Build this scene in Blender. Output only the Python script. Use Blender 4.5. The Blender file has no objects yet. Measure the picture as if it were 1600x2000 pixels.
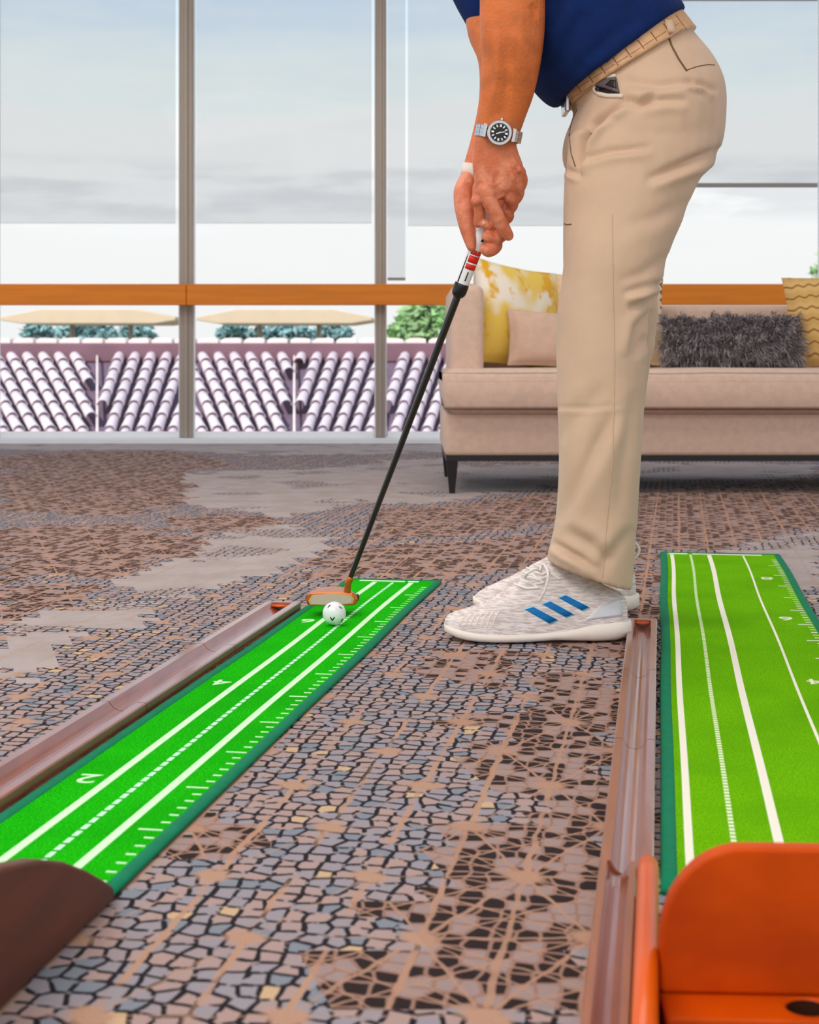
import bpy, bmesh, math, random
from mathutils import Vector, Matrix, noise
from mathutils.bvhtree import BVHTree

random.seed(7)
R = math.radians
SC = bpy.context.scene
COL = SC.collection

# ---------------------------------------------------------------- camera
F, CX, HY, CH = 3050.0, 800.0, 690.0, 0.5        # focal length in px, principal column, horizon row, eye height
cam_data = bpy.data.cameras.new('camera')
cam = bpy.data.objects.new('camera', cam_data)
COL.objects.link(cam)
cam.location = (0, 0, CH)
cam.rotation_euler = (R(90), 0, 0)
cam_data.sensor_fit = 'HORIZONTAL'
cam_data.sensor_width = 36.0
cam_data.lens = F / 1600.0 * 36.0
cam_data.shift_y = -(1000.0 - HY) / 1600.0
cam_data.clip_end = 500
cam_data.dof.use_dof = True
cam_data.dof.focus_distance = 2.75
cam_data.dof.aperture_fstop = 13.0
SC.camera = cam

# ---------------------------------------------------------------- colour management
SC.view_settings.view_transform = 'Standard'
SC.view_settings.look = 'None'
SC.view_settings.exposure = 0.0
SC.view_settings.gamma = 1.0
SC.view_settings.use_curve_mapping = False


def lin(c):
    return tuple((v / 12.92 if v <= .04045 else ((v + .055) / 1.055) ** 2.4) for v in [x / 255.0 for x in c])


class NT:
    """small node-tree writer"""
    def __init__(s, tree):
        s.t = tree

    def n(s, kind, **kw):
        nd = s.t.nodes.new(kind)
        for k, v in kw.items():
            setattr(nd, k, v)
        return nd

    def put(s, sock, v):
        if isinstance(v, bpy.types.NodeSocket):
            s.t.links.new(v, sock)
        elif v is not None:
            sock.default_value = v

    def m(s, op, a, b=None, c=None):
        nd = s.n('ShaderNodeMath', operation=op)
        s.put(nd.inputs[0], a)
        if b is not None: s.put(nd.inputs[1], b)
        if c is not None: s.put(nd.inputs[2], c)
        return nd.outputs[0]

    def sstep(s, v, lo, hi):
        nd = s.n('ShaderNodeMapRange', interpolation_type='SMOOTHSTEP')
        s.put(nd.inputs[0], v); s.put(nd.inputs[1], lo); s.put(nd.inputs[2], hi)
        return nd.outputs[0]

    def mix(s, fac, a, b, blend='MIX'):
        nd = s.n('ShaderNodeMix', data_type='RGBA', blend_type=blend)
        s.put(nd.inputs[0], fac)
        for k, v in ((6, a), (7, b)):
            if isinstance(v, bpy.types.NodeSocket): s.put(nd.inputs[k], v)
            else: nd.inputs[k].default_value = (*v[:3], 1)
        return nd.outputs[2]

    def noise(s, vec, scale, detail=3, rough=.55):
        nd = s.n('ShaderNodeTexNoise')
        s.put(nd.inputs['Vector'], vec)
        nd.inputs['Scale'].default_value = scale
        nd.inputs['Detail'].default_value = detail
        nd.inputs['Roughness'].default_value = rough
        return nd.outputs['Fac']

    def ramp(s, fac, stops):
        nd = s.n('ShaderNodeValToRGB')
        nd.color_ramp.interpolation = 'B_SPLINE' if len(stops) > 4 else 'LINEAR'
        el = nd.color_ramp.elements
        while len(el) < len(stops): el.new(.5)
        for e, (p, c) in zip(el, stops):
            e.position = p; e.color = (*c[:3], 1)
        s.put(nd.inputs[0], fac)
        return nd.outputs[0]

    def xyz(s, x, y, z):
        nd = s.n('ShaderNodeCombineXYZ')
        for i, v in enumerate((x, y, z)): s.put(nd.inputs[i], v)
        return nd.outputs[0]

    def sep(s, v):
        nd = s.n('ShaderNodeSeparateXYZ'); s.put(nd.inputs[0], v)
        return nd.outputs

    def pos(s):
        return s.n('ShaderNodeNewGeometry').outputs['Position']

    def scaled(s, v, sc, rot=(0, 0, 0)):
        nd = s.n('ShaderNodeMapping')
        s.put(nd.inputs[0], v); nd.inputs['Scale'].default_value = sc; nd.inputs['Rotation'].default_value = rot
        return nd.outputs[0]


# ---------------------------------------------------------------- world: hazy sky, white at the horizon
world = bpy.data.worlds.new('sky'); SC.world = world
world.use_nodes = True
w = NT(world.node_tree)
for nd in list(w.t.nodes): w.t.nodes.remove(nd)
gen = w.n('ShaderNodeTexCoord').outputs['Generated']
el = w.sep(gen)[2]
cl = w.noise(w.scaled(gen, (11, 11, 62)), 1.0, 5, .6)
cl2 = w.noise(w.scaled(gen, (9, 9, 60)), 1.0, 4, .6)
sky = w.ramp(w.m('ADD', el, w.m('MULTIPLY', w.m('SUBTRACT', cl, .5), .085)),
             [(0.0, (.93, .935, .935)), (.085, (.94, .945, .95)), (.125, (1.04, 1.05, 1.08)), (.165, (.95, 1.02, 1.10)), (.225, (.72, .86, 1.06)), (1.0, (.46, .62, .92))])
grey = w.m('MULTIPLY', w.sstep(el, .078, .092), w.m('SUBTRACT', 1.0, w.sstep(el, .112, .128)))
greyc = w.m('MULTIPLY', grey, w.sstep(cl2, .40, .62))
sky = w.mix(w.m('MULTIPLY', greyc, .9), sky, (.80, .81, .84))
bg = w.n('ShaderNodeBackground'); w.put(bg.inputs[0], sky); bg.inputs[1].default_value = 1.0
w.t.links.new(bg.outputs[0], w.n('ShaderNodeOutputWorld').inputs[0])


def light(name, kind, loc, rot, energy, color=(1, 1, 1), size=None, size_y=None, angle=None):
    d = bpy.data.lights.new(name, kind)
    d.energy = energy; d.color = color
    if kind == 'AREA':
        d.shape = 'RECTANGLE'; d.size = size; d.size_y = size_y or size
    if angle is not None: d.angle = angle
    o = bpy.data.objects.new(name, d); COL.objects.link(o)
    o.location = loc; o.rotation_euler = rot
    return o


light('sun', 'SUN', (0, -5, 20), (R(40), R(-34), 0), 4.6, (1, .96, .9), angle=R(1.5))
light('fill_light_front', 'AREA', (-1.4, .6, 3.15), (R(12), R(-10), 0), 95, (1, .95, .88), 2.4, 1.4)  # added area light without fixture, lights the golfer from front left
light('fill_light_middle', 'AREA', (-.6, 4.0, 3.15), (0, 0, 0), 60, (1, .96, .92), 3.2, 1.4)  # added area light without fixture, brightens the middle of the room
light('fill_light_rear', 'AREA', (0, -2.0, 3.1), (R(30), 0, 0), 70, (1, .95, .88), 3.0, 1.4)  # added area light without fixture, fills from behind the camera


# ---------------------------------------------------------------- geometry helpers
def P(x, y, Y):
    """point seen at pixel (x, y) of the 1600 x 2000 frame at depth Y"""
    return Vector(((x - CX) * Y / F, Y, CH - (y - HY) * Y / F))


def G(x, y, h=0.0):
    Y = F * (CH - h) / (y - HY)
    return Vector(((x - CX) * Y / F, Y, h))


def tag(o, label=None, cat=None, group=None, kind=None):
    if label: o['label'] = label
    if cat: o['category'] = cat
    if group: o['group'] = group
    if kind: o['kind'] = kind
    return o


def empty(name, loc=(0, 0, 0), rz=0.0):
    o = bpy.data.objects.new(name, None); COL.objects.link(o)
    o.location = loc; o.rotation_euler = (0, 0, rz); o.empty_display_size = .05
    o['_m'] = 1
    del o['_m']
    return o


def link(name, me, m=None, parent=None, smooth=True):
    if m is not None and not me.materials: me.materials.append(m)
    o = bpy.data.objects.new(name, me); COL.objects.link(o)
    if smooth is not None:
        me.polygons.foreach_set('use_smooth', [bool(smooth)] * len(me.polygons))
    if parent is not None:
        o.parent = parent
    return o


class MB:
    """gathers verts and faces for ONE mesh"""
    def __init__(s):
        s.v = []; s.f = []

    def add(s, v, f):
        b = len(s.v)
        s.v += [tuple(p) for p in v]
        s.f += [tuple(i + b for i in q) for q in f]
        return s

    def rings(s, rings, closed=True, caps=True):
        n = len(rings[0]); v = [p for r in rings for p in r]; f = []
        for i in range(len(rings) - 1):
            for j in range(n if closed else n - 1):
                k = (j + 1) % n
                f.append((i * n + j, i * n + k, (i + 1) * n + k, (i + 1) * n + j))
        if caps:
            f.append(tuple(reversed(range(n))))
            f.append(tuple((len(rings) - 1) * n + j for j in range(n)))
        return s.add(v, f)

    def box(s, lo, hi):
        x0, y0, z0 = lo; x1, y1, z1 = hi
        v = [(x0, y0, z0), (x1, y0, z0), (x1, y1, z0), (x0, y1, z0), (x0, y0, z1), (x1, y0, z1), (x1, y1, z1), (x0, y1, z1)]
        return s.add(v, [(3, 2, 1, 0), (4, 5, 6, 7), (0, 1, 5, 4), (1, 2, 6, 5), (2, 3, 7, 6), (3, 0, 4, 7)])

    def tube(s, pts, rad, n=10, sub=4, ends=True, flat=1.0):
        pts = [Vector(p) for p in pts]
        if len(pts) < 2:
            import sys; print('EMPTY TUBE', sys._getframe(1).f_lineno, sys._getframe(2).f_lineno); return s
        if not isinstance(rad, (list, tuple)): rad = [rad] * len(pts)
        if sub > 1 and len(pts) > 2: pts, rad = catmull(pts, rad, sub)
        rings = []; up = None
        L = len(pts)
        for i, p in enumerate(pts):
            t = (pts[min(i + 1, L - 1)] - pts[max(i - 1, 0)]).normalized()
            if up is None:
                up = t.orthogonal().normalized()
            else:
                up = (up - t * up.dot(t)).normalized()
            sd = t.cross(up)
            rings.append([p + (up * math.cos(a) + sd * math.sin(a) * flat) * rad[i] for a in [2 * math.pi * j / n for j in range(n)]])
            if i in (0, L - 1) and ends:
                cap = []
                for k in (.35, .7, .92):
                    q = p + t * rad[i] * k * (1 if i else -1)
                    rr = rad[i] * math.sqrt(1 - k * k)
                    cap.append([q + (up * math.cos(a) + sd * math.sin(a) * flat) * rr for a in [2 * math.pi * j / n for j in range(n)]])
                if i: rings += cap
                else: rings = cap[::-1] + rings
        return s.rings(rings)

    def ball(s, c, r, n=14, m=9):
        c = Vector(c)
        if not isinstance(r, (list, tuple)): r = (r, r, r)
        rings = []
        for i in range(1, m):
            a = math.pi * i / m
            rings.append([c + Vector((r[0] * math.sin(a) * math.cos(2 * math.pi * j / n), r[1] * math.sin(a) * math.sin(2 * math.pi * j / n), r[2] * math.cos(a))) for j in range(n)])
        return s.rings(rings)

    def prism(s, poly, off):
        """closed planar polygon extruded by the vector off"""
        n = len(poly); off = Vector(off)
        v = [Vector(p) for p in poly] + [Vector(p) + off for p in poly]
        f = [tuple(range(n)), tuple(reversed(range(n, 2 * n)))] + [(i, i + n, (i + 1) % n + n, (i + 1) % n) for i in range(n)]
        return s.add(v, f)

    def mesh(s, name):
        me = bpy.data.meshes.new(name)
        me.from_pydata(s.v, [], s.f)
        bm = bmesh.new(); bm.from_mesh(me)
        bmesh.ops.recalc_face_normals(bm, faces=bm.faces)
        bm.to_mesh(me); bm.free(); me.update()
        return me

    def build(s, name, m, parent=None, smooth=True, bevel=0.0, seg=2):
        o = link(name, s.mesh(name), m, parent, smooth)
        if bevel:
            b = o.modifiers.new('bevel', 'BEVEL'); b.width = bevel; b.segments = seg; b.limit_method = 'ANGLE'; b.angle_limit = R(35)
            if smooth:
                b.harden_normals = True
        return o


def catmull(pts, rad, sub):
    out, rr = [], []
    n = len(pts)
    for i in range(n - 1):
        p0, p1, p2, p3 = pts[max(i - 1, 0)], pts[i], pts[i + 1], pts[min(i + 2, n - 1)]
        for k in range(sub):
            t = k / sub
            out.append(.5 * ((2 * p1) + (p2 - p0) * t + (2 * p0 - 5 * p1 + 4 * p2 - p3) * t * t + (3 * p1 - p0 - 3 * p2 + p3) * t ** 3))
            rr.append(rad[i] + (rad[i + 1] - rad[i]) * t)
    out.append(pts[-1]); rr.append(rad[-1])
    return out, rr


def sections(secs, n=28, e=2.2, sub=4, grow=0.0):
    """rings of a limb or torso: every section is (front px, back px, depth, half depth)"""
    vals = [[a[0], a[1], b[0], b[1], Y, hd] for a, b, Y, hd in secs]
    pts = []
    m = len(vals)
    for i in range(m - 1):
        q = [vals[max(i - 1, 0)], vals[i], vals[i + 1], vals[min(i + 2, m - 1)]]
        for k in range(sub):
            t = k / sub
            pts.append([.5 * (2 * q[1][j] + (q[2][j] - q[0][j]) * t + (2 * q[0][j] - 5 * q[1][j] + 4 * q[2][j] - q[3][j]) * t * t
                              + (3 * q[1][j] - q[0][j] - 3 * q[2][j] + q[3][j]) * t ** 3) for j in range(6)])
    pts.append(vals[-1])
    rings = []
    for ax, ay, bx, by, Y, hd in pts:
        A, B = P(ax, ay, Y), P(bx, by, Y)
        c = (A + B) / 2; h = (B - A) / 2
        h = h * (1 + grow / max(h.length, 1e-6)); dd = hd + grow
        r = []
        for j in range(n):
            t = 2 * math.pi * j / n
            ct, st = math.cos(t), math.sin(t)
            x = math.copysign(abs(ct) ** (2 / e), ct); y = math.copysign(abs(st) ** (2 / e), st)
            r.append(c + h * x + Vector((0, 1, 0)) * dd * y)
        rings.append(r)
    return rings


def remesh(me, voxel, smooth_it=3):
    """union of the closed shells of a mesh as one continuous surface"""
    o = bpy.data.objects.new('tmp', me); COL.objects.link(o)
    md = o.modifiers.new('r', 'REMESH'); md.mode = 'VOXEL'; md.voxel_size = voxel
    if smooth_it:
        sm = o.modifiers.new('s', 'SMOOTH'); sm.factor = .5; sm.iterations = smooth_it
    dg = bpy.context.evaluated_depsgraph_get()
    out = bpy.data.meshes.new_from_object(o.evaluated_get(dg))
    bpy.data.objects.remove(o); bpy.data.meshes.remove(me)
    return out


def bvh_of(me):
    return BVHTree.FromPolygons([v.co.copy() for v in me.vertices], [tuple(p.vertices) for p in me.polygons])


def proj(bvh, x, y, off=0.0):
    """the point of a surface that stands at pixel (x, y)"""
    o = Vector((0, 0, CH)); d = (P(x, y, 3.0) - o).normalized()
    loc, nor, _, _ = bvh.ray_cast(o, d)
    if loc is None: return None, None
    if nor.dot(d) > 0: nor = -nor
    return loc + nor * off, nor


def patch(bvh, c, nx, ny, off=.0015, thick=.001):
    """thin patch lying on a surface between four pixel corners"""
    top, bot = [], []
    for j in range(ny + 1):
        for i in range(nx + 1):
            u, v = i / nx, j / ny
            x = (c[0][0] * (1 - u) + c[1][0] * u) * (1 - v) + (c[3][0] * (1 - u) + c[2][0] * u) * v
            y = (c[0][1] * (1 - u) + c[1][1] * u) * (1 - v) + (c[3][1] * (1 - u) + c[2][1] * u) * v
            p, nrm = proj(bvh, x, y)
            if p is None: return None
            top.append(p + nrm * off); bot.append(p + nrm * (off - thick))
    n = nx + 1
    f = [(j * n + i, j * n + i + 1, (j + 1) * n + i + 1, (j + 1) * n + i) for j in range(ny) for i in range(nx)]
    b = len(top)
    f2 = [tuple(reversed([q + b for q in t])) for t in f]
    rim = [i for i in range(n)] + [j * n + nx for j in range(1, ny + 1)] + [ny * n + i for i in range(nx - 1, -1, -1)] + [j * n for j in range(ny - 1, 0, -1)]
    f3 = [(rim[k], rim[k] + b, rim[(k + 1) % len(rim)] + b, rim[(k + 1) % len(rim)]) for k in range(len(rim))]
    return MB().add(top + bot, f + f2 + f3)


def line_on(bvh, pix, rad, off=0.0, steps=5):
    pts = []
    for a, b in zip(pix[:-1], pix[1:]):
        for k in range(steps):
            t = k / steps
            p, _ = proj(bvh, a[0] + (b[0] - a[0]) * t, a[1] + (b[1] - a[1]) * t, off)
            if p is not None: pts.append(p)
    p, _ = proj(bvh, *pix[-1], off)
    if p is not None: pts.append(p)
    return MB().tube(pts, rad, n=6, sub=1)


def dist_poly(x, y, poly):
    best = 1e9; side = 0; acc = 0.0; pos = 0.0
    for (ax, ay), (bx, by) in zip(poly[:-1], poly[1:]):
        dx, dy = bx - ax, by - ay
        t = max(0, min(1, ((x - ax) * dx + (y - ay) * dy) / (dx * dx + dy * dy)))
        ex, ey = x - ax - t * dx, y - ay - t * dy
        d = math.hypot(ex, ey)
        if d < best:
            best = d; side = dx * ey - dy * ex; pos = acc + t * math.hypot(dx, dy)
        acc += math.hypot(dx, dy)
    return (best if side >= 0 else -best), math.sin(math.pi * min(1, max(0, pos / max(acc, 1e-6)))) ** .6


def crease(me, folds, ymin_normal=.15):
    """press folds into the cloth: each fold is (pixel polyline, depth in m, width in px, ridge side)"""
    me.update()
    nor = [v.normal.copy() for v in me.vertices]
    boxes = []
    for poly, dep, wd, ridge in folds:
        xs = [p[0] for p in poly]; ys = [p[1] for p in poly]; g = wd * 4
        boxes.append((min(xs) - g, max(xs) + g, min(ys) - g, max(ys) + g))
    for v, nv in zip(me.vertices, nor):
        if nv.y > .1: continue
        x = CX + v.co.x * F / v.co.y; y = HY - (v.co.z - CH) * F / v.co.y
        fade = min(1.0, max(0.0, (.1 - nv.y) / .3))
        s = 0.0
        for (poly, dep, wd, ridge), b in zip(folds, boxes):
            if x < b[0] or x > b[1] or y < b[2] or y > b[3]: continue
            d, tp = dist_poly(x, y, poly)
            if abs(d) > wd * 5: continue
            s -= tp * dep * math.exp(-(d / wd) ** 2)
            if ridge: s += tp * .6 * dep * math.exp(-((d - ridge * 2.0 * wd) / (1.3 * wd)) ** 2)
        if s: v.co += nv * (s * fade)
    me.update()


# ---------------------------------------------------------------- materials
def mat(name, color, rough=.6, var=0.0, scale=30.0, bump=0.0, bscale=None, metal=0.0, spec=.5, coat=0.0, sheen=0.0, stretch=(1, 1, 1), rot=(0, 0, 0), dark=None, sss=0.0, detail=3):
    m = bpy.data.materials.new(name); m.use_nodes = True
    t = NT(m.node_tree); b = m.node_tree.nodes['Principled BSDF']
    c = lin(color)
    b.inputs['Base Color'].default_value = (*c, 1)
    b.inputs['Roughness'].default_value = rough
    b.inputs['Metallic'].default_value = metal
    b.inputs['Specular IOR Level'].default_value = spec
    b.inputs['Coat Weight'].default_value = coat
    b.inputs['Coat Roughness'].default_value = .12
    b.inputs['Sheen Weight'].default_value = sheen
    if sss:
        b.inputs['Subsurface Weight'].default_value = sss
        b.inputs['Subsurface Radius'].default_value = (.012, .004, .002)
    v = t.scaled(t.pos(), stretch, rot)
    if var:
        d = lin(dark) if dark else tuple(x * (1 - var) for x in c)
        t.put(b.inputs['Base Color'], t.mix(t.sstep(t.noise(v, scale, detail), .34, .66), d, c if dark else tuple(min(1, x * (1 + var * .6)) for x in c)))
    if bump:
        bn = t.n('ShaderNodeBump'); bn.inputs['Strength'].default_value = 1.0; bn.inputs['Distance'].default_value = bump
        t.put(bn.inputs['Height'], t.noise(v, bscale or scale, 3))
        t.put(b.inputs['Normal'], bn.outputs[0])
    return m


A_L, A_R = math.atan(.1735), math.atan(.1607)     # headings of the two mats
WOOD_ROT = (0, 0, A_L)
M = {}
M['skin'] = mat('skin', (206, 110, 52), .5, .16, 26, .0012, 220, sss=.06, spec=.35)
M['nail'] = mat('nail', (222, 160, 135), .35)
M['hair'] = mat('hair', (70, 50, 38), .7, .3, 90)
M['khaki'] = mat('khaki_cloth', (210, 178, 150), .85, .05, 12, .0004, 900, sheen=.15)
M['khaki_dark'] = mat('khaki_seam', (112, 84, 58), .9)
M['lining'] = mat('pocket_lining', (228, 212, 196), .9)
M['navy'] = mat('navy_knit', (12, 38, 92), .9, .1, 30, .0006, 700, spec=.2)
M['belt'] = mat('belt_leather', (205, 160, 118), .55, .12, 60, .0012, 160)
M['belt_line'] = mat('belt_groove', (128, 78, 46), .7)
M['steel'] = mat('steel', (205, 205, 206), .22, metal=1.0)
M['steel_dark'] = mat('dark_steel', (70, 66, 66), .3, metal=.9)
M['black'] = mat('black_paint', (16, 14, 15), .28)
M['dial'] = mat('watch_dial', (10, 10, 13), .25)
M['white'] = mat('white_print', (240, 240, 236), .6)
M['tape'] = mat('tape', (228, 214, 204), .8)
M['shoe'] = mat('knit_upper', (238, 230, 226), .85, .07, 55, .0024, 55, stretch=(1, 1, 6), rot=(0, .35, 0), dark=(204, 186, 182))
M['shoe_plain'] = mat('heel_counter', (214, 214, 220), .6)
M['sole'] = mat('sole_rubber', (240, 229, 216), .55, .03, 30)
M['stripe'] = mat('blue_stripe', (16, 112, 182), .6, spec=.2)
M['stripe_edge'] = mat('stripe_edging', (150, 215, 238), .5)
M['lace'] = mat('lace', (238, 232, 226), .8)
M['grip'] = mat('grip_rubber', (238, 238, 240), .4)
M['red'] = mat('red_print', (222, 34, 22), .4)
M['copper'] = mat('orange_metal', (216, 116, 48), .28, metal=.75)
M['face'] = mat('putter_face', (200, 178, 166), .5)
M['ball'] = mat('ball_cover', (238, 238, 240), .3, coat=.3)
M['ink'] = mat('ink', (20, 20, 24), .5)
M['teal'] = mat('mat_binding', (4, 122, 84), .8, .08, 60, .0006, 400, spec=.2)
M['oak'] = mat('orange_wood', (214, 86, 0), .38, .10, 6, .0002, 60, spec=.25, coat=.22, stretch=(1.4, 1, 2.2), rot=WOOD_ROT)
M['oak_board'] = mat('orange_board', (206, 76, 0), .5, .12, 5, .0002, 60, spec=.12, coat=.05, stretch=(1.4, 1, 2.2), rot=WOOD_ROT, dark=(176, 58, 0))
M['hole'] = mat('hole_shade', (44, 18, 4), .8, spec=.1)  # shade inside the ball hole, painted as dark brown
M['brownwood'] = mat('brown_wood', (150, 80, 54), .3, .14, 8, .0001, 60, coat=1.0, stretch=(9, .8, 9), rot=WOOD_ROT)
M['shaded_brown'] = mat('shaded_wood', (96, 42, 18), .55, .2, 6, .0002, 40, stretch=(6, .8, 6), rot=WOOD_ROT)  # shade on the wood is mixed into this dark brown
M['sofa'] = mat('linen', (212, 180, 160), .9, .06, 40, .0008, 500, sheen=.2)
M['sofa_black'] = mat('black_wood', (26, 20, 20), .4)
M['frame'] = mat('aluminium', (164, 152, 140), .4, metal=.35)
M['bead'] = mat('white_bead', (246, 246, 246), .5)
M['rail'] = mat('rail_wood', (236, 134, 8), .55, .08, 4, stretch=(.6, 4, 10))
M['cream'] = mat('cream_render', (206, 184, 156), .8, .03, 3)
M['sill'] = mat('white_sill', (240, 240, 242), .6)
M['hem'] = mat('hem_bar', (152, 150, 148), .5)
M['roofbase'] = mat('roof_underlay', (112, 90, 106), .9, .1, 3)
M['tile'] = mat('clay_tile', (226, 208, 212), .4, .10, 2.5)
M['ridge'] = mat('ridge_clay', (116, 80, 92), .7, .1, 2)
M['cap'] = mat('ridge_cap', (232, 214, 208), .6, .08, 2)
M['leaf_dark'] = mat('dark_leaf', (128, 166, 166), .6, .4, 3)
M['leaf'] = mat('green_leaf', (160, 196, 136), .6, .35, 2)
M['bark'] = mat('bark', (96, 78, 62), .9, .2, 6)
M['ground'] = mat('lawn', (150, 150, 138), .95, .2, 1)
M['ceiling'] = mat('ceiling_paint', (236, 232, 226), .9)
M['gadget'] = mat('grey_plastic', (96, 88, 90), .35)
M['gadget_dark'] = mat('dark_plastic', (34, 26, 28), .4)


def skin_tone():
    t = NT(M['skin'].node_tree); b = M['skin'].node_tree.nodes['Principled BSDF']
    p = t.pos(); z = t.sep(p)[2]
    old = b.inputs['Base Color'].links[0].from_socket
    f = t.sstep(z, .80, .93)
    pink = t.mix(t.sstep(t.noise(p, 40, 3), .35, .65), lin((206, 112, 78)), lin((226, 142, 108)))
    t.put(b.inputs['Base Color'], t.mix(f, pink, old))


skin_tone()


def turf(name, base, alt):
    m = bpy.data.materials.new(name); m.use_nodes = True
    t = NT(m.node_tree); b = m.node_tree.nodes['Principled BSDF']
    p = t.pos()
    f = t.noise(p, 420, 2, .7); g = t.noise(p, 6, 3)
    c = t.mix(t.sstep(f, .38, .66), lin(base), lin(alt))
    c = t.mix(t.m('MULTIPLY', t.sstep(g, .35, .7), .35), c, tuple(x * .75 for x in lin(base)))
    t.put(b.inputs['Base Color'], c)
    b.inputs['Roughness'].default_value = .95; b.inputs['Specular IOR Level'].default_value = .04
    bn = t.n('ShaderNodeBump'); bn.inputs['Strength'].default_value = 1; bn.inputs['Distance'].default_value = .003
    t.put(bn.inputs['Height'], f); t.put(b.inputs['Normal'], bn.outputs[0])
    return m


M['turf_green'] = turf('deep_green_turf', (8, 166, 0), (44, 222, 18))
M['turf_lime'] = turf('lime_turf', (92, 172, 0), (138, 212, 4))
M['print_green'] = mat('pale_print', (208, 250, 200), .8)
M['print_white'] = mat('white_line_print', (240, 236, 218), .8)


def dashes(name, color, ang, period, duty, base):
    m = bpy.data.materials.new(name); m.use_nodes = True
    t = NT(m.node_tree); b = m.node_tree.nodes['Principled BSDF']
    x, y, z = t.sep(t.pos())
    s = t.m('ADD', t.m('MULTIPLY', x, math.sin(ang)), t.m('MULTIPLY', y, math.cos(ang)))
    f = t.m('LESS_THAN', t.m('FRACT', t.m('DIVIDE', s, period)), duty)
    t.put(b.inputs['Base Color'], t.mix(f, lin(base), lin(color)))
    b.inputs['Roughness'].default_value = .9
    return m


M['dash_left'] = dashes('dashed_print_green', (196, 252, 208), A_L, .023, .74, (16, 170, 6))
M['dash_right'] = dashes('dashed_print_lime', (226, 238, 190), A_R, .0125, .66, (104, 180, 0))


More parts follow.
